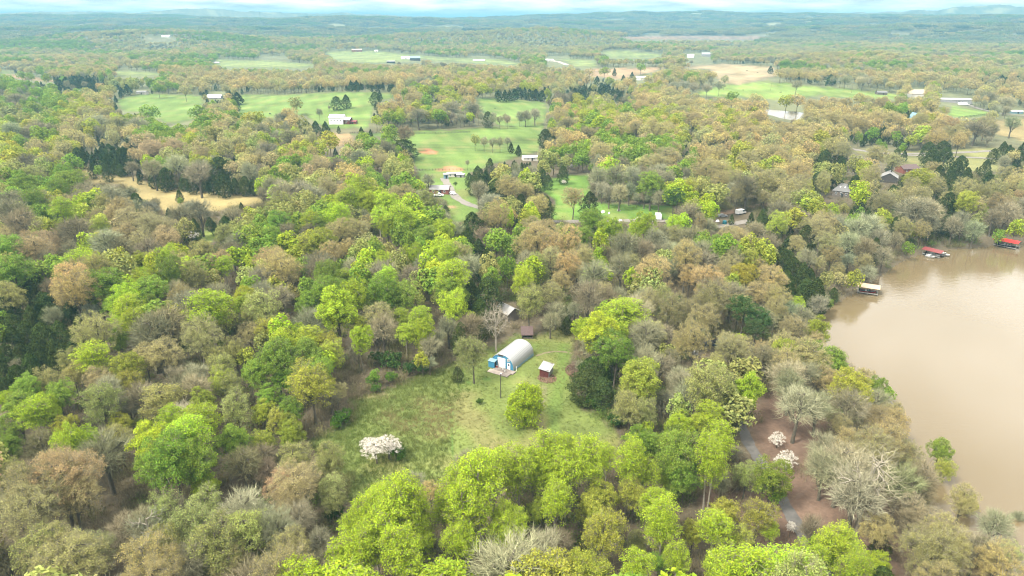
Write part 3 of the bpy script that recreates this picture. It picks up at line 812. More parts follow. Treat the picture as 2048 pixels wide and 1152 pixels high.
def scatter(name, protos, pts, idx, scl, rot, tint, label=None, cat=None):
    """one object of kind stuff: plants set on points by geometry nodes"""
    n = len(pts)
    me = bpy.data.meshes.new(name)
    me.vertices.add(n); me.vertices.foreach_set('co', np.asarray(pts, np.float32).ravel())
    def attr(nm, typ, key, a):
        x = me.attributes.new(nm, typ, 'POINT'); x.data.foreach_set(key, np.ascontiguousarray(a).ravel())
    attr('tint', 'FLOAT_COLOR', 'color', np.concatenate([tint, np.ones((n, 1))], 1).astype(np.float32))
    attr('pick', 'INT', 'value', np.asarray(idx, np.int32))
    attr('size', 'FLOAT_VECTOR', 'vector', np.asarray(scl, np.float32))
    attr('turn', 'FLOAT_VECTOR', 'vector', np.asarray(rot, np.float32))
    pc = bpy.data.collections.new(name + '_kinds')
    for i, p in enumerate(protos):
        p.name = '%s_kind_%03d' % (name, i)
        pc.objects.link(p)
    ng = bpy.data.node_groups.new(name, 'GeometryNodeTree')
    ng.interface.new_socket('Geometry', in_out='INPUT', socket_type='NodeSocketGeometry')
    ng.interface.new_socket('Geometry', in_out='OUTPUT', socket_type='NodeSocketGeometry')
    N = ng.nodes.new
    gi, go, ci, ip = N('NodeGroupInput'), N('NodeGroupOutput'), N('GeometryNodeCollectionInfo'), N('GeometryNodeInstanceOnPoints')
    ci.inputs['Collection'].default_value = pc
    ci.inputs['Separate Children'].default_value = True; ci.inputs['Reset Children'].default_value = True
    ip.inputs['Pick Instance'].default_value = True
    def named(nm, typ, sock):
        a = N('GeometryNodeInputNamedAttribute'); a.data_type = typ; a.inputs['Name'].default_value = nm
        ng.links.new([o for o in a.outputs if o.enabled and o.name == 'Attribute'][0], sock)
    named('pick', 'INT', ip.inputs['Instance Index']); named('size', 'FLOAT_VECTOR', ip.inputs['Scale'])
    e2r = N('FunctionNodeEulerToRotation'); named('turn', 'FLOAT_VECTOR', e2r.inputs[0]); ng.links.new(e2r.outputs[0], ip.inputs['Rotation'])
    ng.links.new(gi.outputs[0], ip.inputs['Points']); ng.links.new(ci.outputs[0], ip.inputs['Instance']); ng.links.new(ip.outputs[0], go.inputs[0])
    o = link(name, me)
    o.modifiers.new('plants', 'NODES').node_group = ng
    return tag(o, label, cat, kind='stuff')

# ------------------------------------------------------------------ trees told apart in the view: per block of the view "kind across down width"
BLOCKS = {
(0,0): "C470 670 80,C530 660 90,C600 650 100,C660 655 100,C720 665 90,C760 690 70,W640 740 110,O750 790 160,G260 870 230,G470 800 140,Y705 870 140,Y560 930 230,G1265 705 110,S1050 660 120,T1480 730 110,T1750 880 260,G1580 900 130,G1195 900 150,C1900 790 110,C1880 840 80,C1660 770 60,C1020 720 70,C970 735 50,S870 720 140,B760 1000 220,T960 990 240,B1100 1010 180,Y1990 960 140,G1880 940 130,G1520 1070 80,S1610 1050 80,O1750 1020 150,T1950 1080 150,G1240 1050 110,G1340 1060 110,G1330 640 100,T1440 640 110,T1540 640 110,O1640 650 110,T1740 650 110,O1850 640 110,O1950 650 110,G130 700 110,S60 900 150,B120 800 160,N330 1050 200,G430 1020 130,T560 1060 160,G60 640 110,B180 540 130,G330 560 120,T680 500 120,O520 480 120,G820 500 120,G560 560 120,T700 900 150,S300 980 160,B90 1050 200",
(1,0): "O50 640 90,T150 650 100,T280 640 130,B380 650 100,O480 640 100,T570 640 100,B660 640 100,O760 640 100,T860 640 110,O960 650 90,O1060 640 110,T1150 650 100,B1250 660 100,C805 690 60,C760 690 50,C970 690 60,C1090 710 50,O1370 570 140,O1080 620 150,N1430 680 80,C640 830 80,C720 815 85,C950 790 90,C990 770 50,B585 860 30,S320 830 130,O260 930 140,O300 960 100,C310 1030 80,B505 900 70,Y30 950 110,T100 1000 110,G160 1080 80,O1050 880 260,O1260 800 150,Y1270 870 140,G1370 810 110,Y1560 770 120,B1560 880 200,B1740 880 200,T1450 900 150,B1300 930 150,C1490 830 60,C1855 960 80,G1080 1070 170,N1190 1090 130,C410 1040 80,C560 1040 80,C480 1040 100,C660 1020 60,C840 1010 60,Y590 1130 180,T430 1120 120,N280 1110 180,C1940 770 60,C1990 770 60,C2030 770 60,O1650 730 90,O1730 740 90,Y1810 710 100,T1960 700 100,B1950 960 70,B2010 960 70,B1900 930 70,B200 960 110,N40 1060 130",
(2,0): "C20 760 80,C65 750 80,C140 760 70,C190 760 90,C240 770 70,C500 750 70,C560 750 80,C620 740 60,C740 720 80,C770 720 80,C680 650 60,C820 580 40,C960 615 50,C890 640 50,C860 790 60,C840 745 50,N400 800 150,N900 830 100,G740 570 100,G1030 540 90,O290 600 130,O480 580 110,O620 580 100,S780 650 80,G100 600 100,O40 650 100,Y150 700 80,T340 700 80,O930 670 120,Y1090 700 110,T1250 740 130,T1080 640 100,O1180 610 110,T1260 640 100,O1320 600 100,G1420 610 110,T1520 640 110,O1600 610 110,B1660 690 100,B1560 710 110,B1450 700 110,B1380 690 100,T1700 640 80,O390 930 230,N440 1010 200,T700 820 140,Y560 890 70,Y610 880 60,G660 960 150,L700 990 150,G910 910 140,Y770 880 100,Y790 930 100,G720 1110 130,G820 1090 90,O890 960 140,O870 1050 160,T1000 1040 130,Y1070 940 140,O1110 1010 120,O1220 1050 160,O1040 860 150,O1140 790 150,O1230 820 200,O1400 840 180,T1290 870 150,O1440 960 170,Y1290 990 100,T1350 900 120,N600 1090 170,O450 1130 120,C270 1110 120,O1850 860 210,O1950 800 160,G1760 780 110,O1650 830 140,O1990 880 130,Y1680 1000 130,O1870 1010 160,O1960 960 150,Y1750 990 110,T1570 1010 130,O1640 1070 150,O1920 1080 180,C1470 1100 80,C1630 1120 120,T1540 1090 90,B60 930 80,B110 930 80,B180 910 80",
(3,0): "O380 570 130,O490 590 130,T600 570 120,O700 590 130,O810 590 120,O920 610 130,T1010 600 120,O1110 610 140,O1220 610 130,T1320 620 130,O1420 640 120,T1520 660 120,O1610 680 130,O1740 730 140,T1850 730 140,O1960 740 150,O2030 760 120,C500 640 90,B620 640 110,B760 650 110,T880 660 100,O100 590 110,O230 590 90,N230 680 110,C20 560 50,Y150 810 150,O240 810 140,O340 850 130,O500 830 130,O620 840 130,O740 800 140,T840 830 140,O920 830 110,T1060 820 140,O1160 800 140,T1270 820 140,Y1350 800 130,T1430 860 100,G960 885 110,O490 960 160,O620 980 160,O740 1000 150,O880 950 150,O990 960 140,O1230 970 130,O1360 910 140,O1340 1010 160,O1450 1000 160,O1330 1100 180,Y1240 1070 140,T1500 1060 150,O1530 1120 130,N1660 1040 220,T1740 1000 150,B1950 1000 120,B1800 1040 80,B1780 930 80,W1125 985 90,C1100 950 60,O150 1050 200,T80 1090 180,T320 960 110,O300 1090 180,Y420 1110 150,N90 980 100,C540 1110 60,C850 1100 60,C770 1120 60,C950 1110 60,G890 1140 50,C1990 650 60,C1900 660 50,B1900 830 150,N1780 790 130",
(0,1): "Y70 80 110,Y160 90 110,Y300 90 110,T470 120 110,N230 160 160,N330 180 160,N420 190 130,S100 220 180,S270 270 180,G210 350 200,G270 460 170,G590 310 220,G520 260 150,G470 390 160,L510 560 190,S290 740 150,Y400 660 130,Y800 680 170,R1060 620 240,R1200 680 220,T1000 740 220,R1330 760 220,T1150 780 200,R1390 680 150,N590 720 250,T650 680 160,C630 120 120,C740 220 70,G785 215 75,C865 235 85,C870 165 90,C935 180 90,C960 110 100,C840 90 60,C890 80 100,C1000 100 100,C965 215 60,C1115 290 45,C1080 120 90,C1115 240 60,B1050 200 110,B1230 220 150,C1325 290 120,C1230 290 90,B1420 180 200,R1220 50 200,R1400 40 180,T1600 90 150,Y1560 110 90,S1750 50 100,C1540 330 90,C1620 320 80,C1700 330 90,C1790 340 120,C1880 340 90,C1960 340 90,C2030 350 80,C1470 310 80,C1750 200 150,C1830 210 90,T1890 280 100,B2000 230 140,B1590 260 200,C1435 420 65,G1440 455 45,C1100 480 110,B1050 410 120,B1020 500 100,B900 440 200,S830 500 160,B650 460 180,B1210 520 130,N1250 470 90,N1450 600 180,B1600 560 180,B1500 540 150,C1350 560 60,C1680 640 75,C1720 680 65,C1805 600 55,C1930 500 45,C1560 690 110,W1530 735 110,S1780 740 150,S1900 680 150,S1990 620 130,Y1380 840 110,Y1470 850 80,N1870 880 180,B1930 780 150,N100 560 250,N80 480 200,N170 650 250,T60 740 170,R300 860 290,G90 880 240,G110 1060 290,N560 880 160,B850 820 230,N980 850 200,N1200 870 200,N330 960 200,L640 960 220,L780 1010 220,G480 1030 170,Y870 950 150,N930 1040 190,O600 1100 300,Y1120 960 170,S1090 980 130,L1350 920 180,S1250 950 160,S1600 880 180,S1480 960 200,L1140 1080 150,L1180 1130 200,L1380 1130 110,S1550 1060 220,L1810 1000 150,S1980 1070 180,S1700 1090 180,B1300 1070 150",
(1,1): "C1180 50 200,N1060 60 150,Y400 40 130,Y520 40 130,G370 120 110,O260 130 110,R500 190 170,G740 80 120,G900 30 150,B830 130 150,N650 190 150,N100 70 180,T50 120 130,S90 180 70,N330 220 90,G230 270 100,S400 290 120,S500 300 150,C310 290 90,B50 330 120,T550 360 200,O640 390 130,S1100 190 150,T1020 150 140,S1180 240 150,S1200 270 150,N860 230 90,G980 310 140,O790 290 130,L850 370 220,L760 450 180,L900 370 90,L890 480 150,T1180 420 230,T1240 520 150,S1390 470 180,S1400 380 120,L680 490 150,L640 560 150,L1060 510 200,L1120 520 150,B220 420 250,B350 400 200,B480 440 200,S200 500 220,S300 560 150,N530 550 150,N860 600 130,L660 610 200,L990 610 160,L1160 620 230,L1050 680 160,T1330 590 90,B1480 600 130,C1390 570 60,L430 650 180,G500 680 160,G180 640 180,G290 680 130,G60 700 140,G130 780 190,Y760 690 150,T770 750 140,T850 700 150,N440 730 150,B610 740 150,C700 780 100,Y500 800 220,Y400 830 170,Y280 810 120,O560 890 210,O700 850 110,O220 990 310,N420 960 150,G930 860 160,S800 900 150,S1060 850 120,G1220 760 90,G1130 760 110,G1360 760 180,L1500 700 170,L1490 860 180,L1540 900 190,L1260 920 170,S1140 960 110,L1220 930 150,L1050 960 150,L1310 930 100,G680 990 130,G560 1090 220,L700 1090 150,C1740 680 180,C1700 820 150,C1780 880 150,C1660 720 90,C1870 940 130,S1850 740 130,N1800 840 100,T1640 850 110,N1430 1010 150,O1930 570 210,Y2010 640 90,T1900 630 120,B1240 1080 200,L1030 1100 200,L1560 1100 280,B1700 1000 200,G1990 800 130,G1960 960 100,S1830 1010 110,B1380 300 100,P1590 230 100,B1500 470 100,C1520 545 60,C1700 270 80,C1870 190 80,C1780 280 130,C1920 390 150,B1780 380 140,S1910 330 100,C1740 340 100,B1690 150 45",
(2,1): "C50 50 50,C100 150 80,C20 180 60,B150 170 150,S260 190 120,S410 160 90,W470 180 50,C410 250 90,C210 320 110,C290 310 80,B80 280 150,C240 270 80,N330 130 80,W415 305 40,O490 440 180,O115 390 120,C260 530 150,S150 480 110,C70 480 90,C620 500 140,G540 50 150,L600 20 90,O700 70 190,G930 120 140,G1030 90 150,G1090 100 100,O1140 110 80,G1260 70 120,T1190 170 170,N880 180 150,G640 190 70,N1430 150 110,G1340 220 80,B830 270 170,B700 270 150,B960 270 150,B1250 290 130,B720 370 110,B660 360 100,W670 270 60,B780 400 120,B860 400 130,B940 380 110,B1000 430 80,B1060 430 90,B1110 430 110,B1180 440 110,G1110 330 210,P1290 450 170,L1400 370 150,L1390 420 100,S1500 380 70,S1570 370 80,S1630 410 120,O1640 90 180,O1590 130 110,Y1820 210 130,T1900 130 180,T1660 230 160,T1670 300 170,S1780 310 120,N1880 360 200,N1980 260 120,C1500 60 120,C1690 60 60,T1800 390 150,B1760 380 130,C1760 580 90,L1590 550 130,B1570 640 170,S1400 590 90,L1300 620 190,B1270 700 190,L1060 690 190,L980 700 130,L800 720 190,G640 640 190,G560 760 150,G600 600 120,L165 590 120,G60 720 140,T290 660 120,S390 690 110,N470 690 70,O220 780 260,O320 840 230,O430 960 230,T520 1020 170,O400 1110 170,G620 930 140,L700 900 120,S190 980 200,L100 1110 180,S250 1050 130,L720 960 110,N900 840 230,N760 900 150,N1040 860 150,N1380 760 150,B1160 780 190,B1350 900 200,B1500 880 200,B1250 1000 150,N880 1000 220,S960 970 160,B650 1060 230,S1240 990 130,S1080 1070 140,G1640 830 160,T1720 740 190,T1840 760 150,O1810 650 170,T1760 850 180,Y1970 850 130,T1930 700 110,N2010 690 80,C2010 600 100,T2020 440 120,T1730 980 200,O1700 1040 200,O1590 1090 150,O1420 1060 200,Y1880 1080 200,Y1900 930 150,O1960 970 150,C1840 1140 70",
(3,1): "O90 130 200,O240 240 200,T60 80 180,T260 330 200,T170 360 190,C250 100 70,C450 140 120,C440 200 110,C590 160 80,C600 190 70,T600 60 150,S690 160 130,Y770 210 140,T870 100 180,C970 190 60,S550 240 150,T1000 150 150,C1030 90 60,C1090 100 60,G930 20 60,G1080 30 60,C1280 70 120,C1390 60 140,C1310 130 130,C1410 120 130,C1540 190 130,C1510 220 110,C1460 280 120,C1590 290 110,C1360 270 110,C1670 215 35,C1800 100 80,C1880 60 100,C1940 100 80,C2010 130 100,B1880 150 100,Y1190 290 220,O1330 210 130,T1350 340 150,T1160 350 150,T1250 420 150,C530 270 130,C860 280 100,C690 340 110,Y770 300 100,C390 330 110,Y465 370 60,T730 380 120,T880 470 190,C1000 390 130,C1030 440 120,T1080 420 150,C1320 400 100,T1560 370 170,T1430 440 120,T1820 370 170,C1740 200 100,C1760 290 80,T1900 250 140,C1960 260 120,T2010 420 110,Y1580 480 160,T1700 490 150,T1850 490 180,B1160 540 290,B1300 560 200,C1430 500 130,C1450 450 100,Y340 440 120,L520 500 120,S610 500 110,G740 540 70,T90 460 180,T200 440 150,N300 480 120,T470 570 110,N100 560 180,Y80 640 160,C80 700 80,C180 710 70,B280 620 150,T320 680 150,T650 640 130,B560 640 130,C790 610 90,C770 690 110,Y910 600 140,G950 610 80,C1010 650 90,T1100 670 160,T1080 720 120,N1300 650 150,Y1230 720 60,C1280 690 70,G1120 840 90,B1480 660 150,B1560 640 150,S1690 600 110,L1730 530 80,B1800 600 150,B1900 560 180,L1980 680 130,G1850 740 100,B2010 620 100,B1650 700 150,B720 700 190,B900 770 150,B920 900 150,N790 850 150,L820 830 60,B640 800 190,T480 810 190,T510 900 170,C300 770 150,T230 810 150,S30 880 130,Y20 920 100,C160 930 100,C200 1020 150,B320 930 150,T400 960 120,T560 1020 130,L260 900 60,Y690 1090 130,T760 960 150,B790 1030 130,C840 950 60,C280 1080 150,C330 1100 120,B640 940 120,S470 1090 120,Y60 1090 150,C20 560 60",
(0,2): "O610 30 350,S100 80 230,G10 250 130,C60 200 150,C240 250 130,C110 320 150,C220 380 150,C400 160 150,C300 40 160,C200 30 150,C560 230 150,C700 100 150,C480 400 160,C580 460 160,C400 460 160,C100 440 150,C60 560 160,C180 560 150,C300 540 150,C250 650 150,C420 640 130,C140 740 160,C50 720 150,C640 340 150,C660 440 140,C680 500 140,C340 400 150,C520 550 140,C60 820 150,C330 620 140,C20 640 150,C160 640 140,C440 540 140,C600 130 150,C10 330 130,C340 130 130,B420 240 150,B720 200 150,B40 520 120,B130 640 120,T810 340 190,S830 60 150,L1030 110 250,L1020 210 230,G1180 180 190,G1200 50 250,L960 330 170,G970 430 170,G900 160 180,T1450 100 230,B1560 120 150,Y1340 220 190,L1690 210 360,N1330 330 330,N1200 400 300,N1150 470 220,T1590 400 330,L1950 100 180,L1960 150 170,N1750 60 200,S2000 220 150,T1990 370 200,L770 580 260,S580 590 200,S580 680 200,Y1010 660 240,Y1060 770 190,T1160 560 240,T1270 510 80,T790 750 230,B880 830 230,G200 830 210,S400 770 220,G480 880 250,G130 990 260,L300 1030 260,L80 940 180,S820 930 310,Y800 830 150,N1290 560 200,B1400 750 200,B1560 720 210,B1480 800 200,S1750 560 200,S1880 510 190,Y1960 560 150,S1780 640 200,Y1790 770 220,S1850 800 220,Y1630 920 200,S1890 980 250,L1380 1100 220,L1540 1080 200,Y970 1100 170,Y530 1140 180,N1130 900 260,N1040 970 200,N1250 950 150,G1980 700 120,L1180 1140 130",
(1,2): "B60 50 200,B200 100 200,T150 170 120,T30 240 100,S290 40 130,G420 130 200,G560 50 260,G680 50 180,L650 170 290,L650 250 230,G1000 60 260,G1180 90 260,G900 90 180,S1280 80 150,G1560 60 250,L1550 170 230,G1600 40 200,T950 240 280,B1010 340 240,B960 330 180,L1310 290 200,L1170 270 150,L1340 370 200,L1200 390 170,Y1330 470 120,Y1330 580 120,L830 440 190,L840 330 150,L1720 230 90,B1540 320 170,N1640 300 120,B1450 430 140,B1400 480 170,E1920 300 250,S1740 530 270,C1720 90 200,C1860 80 220,C1790 200 150,T220 290 170,B450 290 220,Y80 350 190,S50 430 150,L230 440 200,L430 430 230,L200 500 260,G170 620 330,G60 700 260,Y560 470 200,Y610 530 200,G500 700 220,Y520 780 200,G250 760 220,L340 400 180,N820 520 150,D1080 590 200,D960 560 120,G300 1000 200,Y200 1060 180,Y60 1010 190,Y280 1090 150,G120 880 200,N80 920 170,T650 830 150,N600 900 130,H930 740 110,H960 800 90,G950 700 90,H680 1040 150,H720 1000 100,H640 1090 100,H1090 715 110,C1610 690 90,H1790 905 55,D1330 640 110,D1230 640 120,B1390 610 110",
(2,2): "S140 130 220,S150 60 190,T330 50 200,B350 200 160,B310 270 150,C430 220 90,C440 300 90,B500 190 120,N600 90 250,N760 120 200,N860 80 150,D620 280 120,D700 270 110,L720 380 300,L580 345 190,L830 400 230,L870 480 150,B660 470 240,B850 250 200,B1000 220 260,S1210 110 220,S1240 180 190,C1330 140 110,B1050 110 190,N1600 70 280,N1750 80 230,T1520 260 270,T1460 330 200,O1960 50 210,P1850 170 260,P1960 260 220,P1950 340 180,B1060 420 270,T1130 380 230,B950 500 200,B1060 600 230,S1230 520 180,B1180 640 200,S1370 460 150,B1280 570 150,L1820 420 110,S1800 500 150,B1700 460 130,Q640 690 230,Q600 800 260,C800 680 120,Q720 850 200,H650 910 130,Y1010 760 320,Y1010 800 280,S930 850 190,S960 980 260,D850 1050 150,S1060 1000 220,B1210 920 200,B1400 880 230,B1350 740 200,S1630 630 190,S1690 830 300,L1890 820 230,S1760 950 200,S1600 850 150,L1330 1100 200,L1590 1060 220,L1070 1140 130,L1480 1110 160,O2000 500 160,T2010 570 120,K110 930 300,B560 640 100",
(3,2): "O90 90 230,L240 160 130,N180 200 200,C20 260 100,C380 80 220,B400 150 150,G500 130 60,C520 60 80,C300 40 150,T220 330 240,Y380 340 180,T370 430 180,T110 470 270,Y120 530 200,G330 520 190,B430 590 140,B150 720 280,B300 690 200,O500 760 250,Y650 830 290,T620 690 170,O760 720 160,G860 800 140,G950 860 130,B880 920 190,N640 960 280,B240 960 330,B400 970 240,T600 1100 190,O880 1080 250,O1050 1090 220,T990 1000 180",
(0,3): "G70 130 180,G80 50 180,N330 130 270,L570 130 260,L640 110 250,L740 100 180,N840 200 380,S960 70 260,L1250 120 330,L1500 110 360,G1400 260 420,G1250 330 300,G1560 250 340,L1640 430 200,R480 400 500,R250 500 480,R560 500 420,T300 650 500,T450 270 300,S90 370 260,R120 560 300,T500 960 500,S350 1000 400,T700 950 400,T600 1080 500,E1220 800 330,B1130 750 250,S1700 930 420,S1650 620 300,N1950 280 260,N1900 180 200,B1950 650 300,N1450 680 250,S1380 640 300,G1850 70 250,G1900 100 200,B980 780 260,N60 1050 250,B1500 1080 300,T1850 1050 300",
(1,3): "N60 200 200,S290 230 270,S590 240 260,R290 430 400,R180 420 250,R380 400 220,R250 600 300,B330 700 250,S600 460 230,S640 560 200,D620 650 150,B40 700 280,D370 1060 200,Y60 80 200,Y280 30 200,N80 320 200,U1080 600 330,U1000 560 250,U1250 610 300,U950 720 300,U780 780 220,U1100 800 350,U1330 700 220,U750 1000 300,U900 950 300,U1150 1000 330,U1300 860 220,U1220 1090 200,B1290 400 140,O1400 480 180,T1230 450 110,J1680 240 200,U1620 480 300,U1700 620 330,U1560 600 250,U1800 430 350,U1900 350 300,U1960 250 200,U1990 700 220,U2020 830 230,U1650 880 250,N1400 960 230,N500 900 250,B600 1050 250",
(2,3): "U60 300 250,U300 180 260,U420 170 200,U180 280 200,U280 350 220,U440 330 260,U620 260 280,U760 200 150,U930 260 260,U1040 330 200,G1010 100 260,G1100 130 200,G1330 180 350,G1250 120 250,U1580 200 250,U1600 310 200,G1380 350 280,G1330 430 200,U1650 60 230,U20 740 220,Y220 640 220,U350 560 250,T650 420 150,Y740 540 240,Y640 630 220,Y980 500 240,U1230 380 110,U1200 700 260,U1200 800 240,Y710 840 340,Y720 750 220,Y560 1080 220,S1000 880 170,U980 1080 240,G1170 1060 150,U1320 1050 190,B240 1000 350,N400 870 200,S1190 930 150,Y1690 680 240,U1620 770 240,Y1440 830 200,Y1820 860 200,Y1960 690 260,W1790 930 110,U1590 1050 210,U1930 1070 200,S1870 350 220,G2010 420 150,B1680 430 160,J1780 160 180",
(3,3): "G30 380 290,G60 500 150,W80 60 130,W160 230 180,W180 770 80,B450 140 250,T800 150 400,T950 130 380,T1050 220 300,O650 100 260,G1370 180 180,E780 430 560,B700 540 420,B1050 420 300,N1200 400 280,Y1420 300 160,V1200 690 340,T1550 560 260,Y1600 560 150,T1350 870 380,T1300 1000 450,T1430 960 360,B1800 750 250,B1990 690 110,N1650 950 300,C1700 960 180,O1850 1090 350,T1950 1000 250,T870 780 300,C900 920 150,L560 930 320,L420 960 250,L300 1060 280,L650 1000 220,S420 1020 200,L860 1070 200,L20 800 160,L50 1120 150",
}
# kind letter -> object name, prototype sets, tint, height factor, limits of height, share of height at which the crown's middle stands, words
KIND = {
 'L': ('leafy_tree', ('leafy', 'tulip'), (0.225, 0.300, 0.024), 1.75, (6, 21), .62, 'bright lime leafy tree'),
 'U': ('leafy_tree', ('tulip',), (0.228, 0.305, 0.022), 2.15, (9, 25), .66, 'tall slim lime green tree'),
 'G': ('leafy_tree', ('leafy',), (0.138, 0.205, 0.030), 1.6, (6, 20), .62, 'fresh green leafy tree'),
 'S': ('leafy_tree', ('sparse',), (0.215, 0.228, 0.070), 1.6, (6, 19), .62, 'pale sage thinly leafed tree'),
 'Y': ('leafy_tree', ('leafy', 'sparse'), (0.228, 0.252, 0.036), 1.6, (6, 19), .62, 'yellow green leafy tree'),
 'K': ('leafy_tree', ('lowround',), (0.225, 0.300, 0.020), 1.32, (6, 13), .50, 'rounded bright green tree'),
 'D': ('shrub', ('shrub',), (0.045, 0.085, 0.018), .85, (2.5, 6), .5, 'dark green bushy shrub'),
 'H': ('shrub', ('shrub',), (0.060, 0.115, 0.014), .85, (1.4, 6), .5, 'bright green leafy shrub'),
 'J': ('shrub', ('bare',), (0.135, 0.120, 0.080), .8, (2.5, 6), .55, 'grey leafless brushy shrub'),
 'O': ('budding_tree', ('budding',), (0.320, 0.262, 0.098), 1.5, (7, 20), .64, 'golden orange budding tree'),
 'R': ('budding_tree', ('budding',), (0.305, 0.250, 0.118), 1.45, (7, 19), .64, 'tawny orange budding tree'),
 'T': ('budding_tree', ('budding',), (0.265, 0.245, 0.095), 1.5, (7, 19), .64, 'olive tan budding tree'),
 'V': ('budding_tree', ('budding',), (0.300, 0.270, 0.140), 1.3, (7, 16), .62, 'pale cream yellow flowering tree'),
 'B': ('bare_tree', ('bare',), (0.180, 0.176, 0.105), 1.5, (5, 19), .62, 'bare grey tree'),
 'N': ('bare_tree', ('bare',), (0.140, 0.128, 0.076), 1.5, (5, 19), .62, 'bare brown tree'),
 'E': ('bare_tree', ('bare_pale',), (0.175, 0.165, 0.115), 1.5, (9, 19), .60, 'big bare tree with pale limbs'),
 'Q': ('cedar_tree', ('roundcedar',), (0.040, 0.056, 0.015), 1.15, (4, 11), .46, 'broad rounded dark evergreen'),
 'C': ('cedar_tree', ('cedar',), (0.034, 0.048, 0.013), 1.55, (3, 14), .48, 'dark green cedar'),
 'P': ('pine_tree', ('pine',), (0.034, 0.060, 0.018), 1.9, (10, 22), .70, 'tall dark pine'),
 'W': ('blossoming_tree', ('dogwood',), (0.600, 0.565, 0.500), .95, (3.5, 8), .58, 'white blossoming tree'),
}
NAMES = {'leafy_tree': 'leafy tree', 'budding_tree': 'budding tree', 'bare_tree': 'bare tree', 'cedar_tree': 'cedar', 'pine_tree': 'pine', 'blossoming_tree': 'blossoming tree', 'shrub': 'shrub'}
tl = []
for (bx, by), s in BLOCKS.items():
    for e in s.split(','):
        a, b, c = e[1:].split()
        tl.append((e[0], bx * 512 + float(a) / 4, by * 288 + float(b) / 4, float(c) / 4))
tl.append(('W', 752, 898, 58)); tl.append(('W', 776, 892, 52)); tl.append(('H', 792, 905, 40)); tl.append(('W', 735, 888, 36))
tl += [('S', 950, 280, 22), ('B', 968, 284, 22), ('B', 985, 286, 20), ('B', 1000, 285, 20), ('B', 1015, 283, 18), ('C', 1022, 296, 14), ('C', 1037, 302, 14), ('B', 985, 240, 20), ('B', 1012, 236, 18), ('B', 1042, 238, 16), ('B', 1056, 234, 18), ('B', 1070, 230, 22)]
tk = np.array([t[0] for t in tl]); tpx = np.array([t[1] for t in tl]); tpy = np.array([t[2] for t in tl]); tw = np.array([t[3] for t in tl])
def size_of(k, W, rnd):
    f, lim = KIND[k][3], KIND[k][4]
    return float(np.clip(W * f * rnd, lim[0], lim[1]))
pts = at(tpx, tpy, 9.0)
rndh = RS.uniform(.9, 1.12, len(tl))
for _ in range(2):
    dep = project(pts)[2]
    Wm = np.clip(tw * dep / F_PX * np.where(tk == 'U', 1.25, np.where(np.isin(tk, ['L', 'G', 'Y']), 1.12, 1.05)), 1.6, 19)
    Hm = np.array([size_of(k, w, r) for k, w, r in zip(tk, Wm, rndh)])
    pts = at(tpx, tpy, Hm * np.array([KIND[k][5] for k in tk]))
trees = [dict(k=k, p=p.copy(), W=float(w), H=float(h), px=x, py=y, hand=True) for k, p, w, h, x, y in zip(tk, pts, Wm, Hm, tpx, tpy)]

BOXES = PROTECT[2:26]
BOX_D = project(at([(b[0] + b[2]) / 2 for b in BOXES], [b[3] for b in BOXES]))[2]
for t in trees:
    for _ in range(5):
        hit = False
        for dz, sx in ((.97, 0), (.7, -.4), (.7, .4), (.7, 0), (.45, 0)):
            qx, qy, _d = project(t['p'] + np.array([sx * t['W'], 0, dz * t['H']]))
            hit |= any(a < qx < c and b < qy < d for (a, b, c, d), bd in zip(BOXES, BOX_D) if _d < bd - 2)
        if not hit: break
        t['W'] *= .78; t['H'] *= .78

# ------------------------------------------------------------------ the rest of the wood: spaced by hand-of-nature jitter, kinds as those seen nearby
def fill_points():
    out = []
    for r0, r1, s in ((45, 330, 6.6), (330, 720, 7.8), (720, 1500, 11), (1500, 2900, 17), (2900, 6800, 40)):
        xm = r1 * .84
        gx, gy = np.meshgrid(np.arange(-xm, xm, s), np.arange(max(20, r0 * .72), r1, s))
        p = np.column_stack([gx.ravel(), gy.ravel()]) + RS.uniform(-.42, .42, (gx.size, 2)) * s
        r = np.hypot(p[:, 0], p[:, 1])
        p = p[(r >= r0) & (r < r1) & (np.abs(p[:, 0]) < .80 * p[:, 1] + 25)]
        out.append(np.column_stack([p, np.full(len(p), s)]))
    return np.concatenate(out)
fp = fill_points()
fz = hgt(fp[:, 0], fp[:, 1])
keep = poly_dist(fp[:, 0], fp[:, 1], LAKE) < -1.5
fp, fz = fp[keep], fz[keep]
gx_, gy_, _ = project(np.column_stack([fp[:, :2], fz]))
hx, hy = tpx, tpy
cx_, cy_, cd_ = project(np.column_stack([fp[:, :2], fz + 9]))
# nearest hand-placed neighbours in the view, a few at random
pick = np.zeros(len(fp), int)
for i in range(0, len(fp), 4000):
    d = (cx_[i:i + 4000, None] - hx[None]) ** 2 + ((cy_[i:i + 4000, None] - hy[None]) * 1.7) ** 2
    o = np.argpartition(d, 6, axis=1)[:, :6]
    dd = np.take_along_axis(d, o, 1)
    o = np.take_along_axis(o, np.argsort(dd, 1), 1)
    pick[i:i + 4000] = o[np.arange(len(o)), np.minimum(RS.geometric(.34, len(o)) - 1, 5)]
fk = tk[pick].copy()
solo = np.isin(fk, list('KHDWVEPJQ'))
fk[solo] = RS.choice(list('BTSN'), solo.sum())
u = RS.uniform(0, 1, len(fp))
rr_ = np.hypot(fp[:, 0], fp[:, 1])
fk = np.where((u < np.where(np.isin(fk, ['L', 'G', 'U']), .05, .09)) & (rr_ < 420) & (fk != 'C'), RS.choice(list('BN'), len(fp)), fk)
swap = np.isin(fk, ['B', 'N']) & (RS.uniform(0, 1, len(fp)) < .42) & (rr_ < 700)
fk = np.where(swap, np.where(cx_ < 1350, RS.choice(list('SGYLT'), len(fp)), RS.choice(list('TTSO'), len(fp))), fk)
lit = poly_dist(gx_, gy_, LITTER_RED) > -10
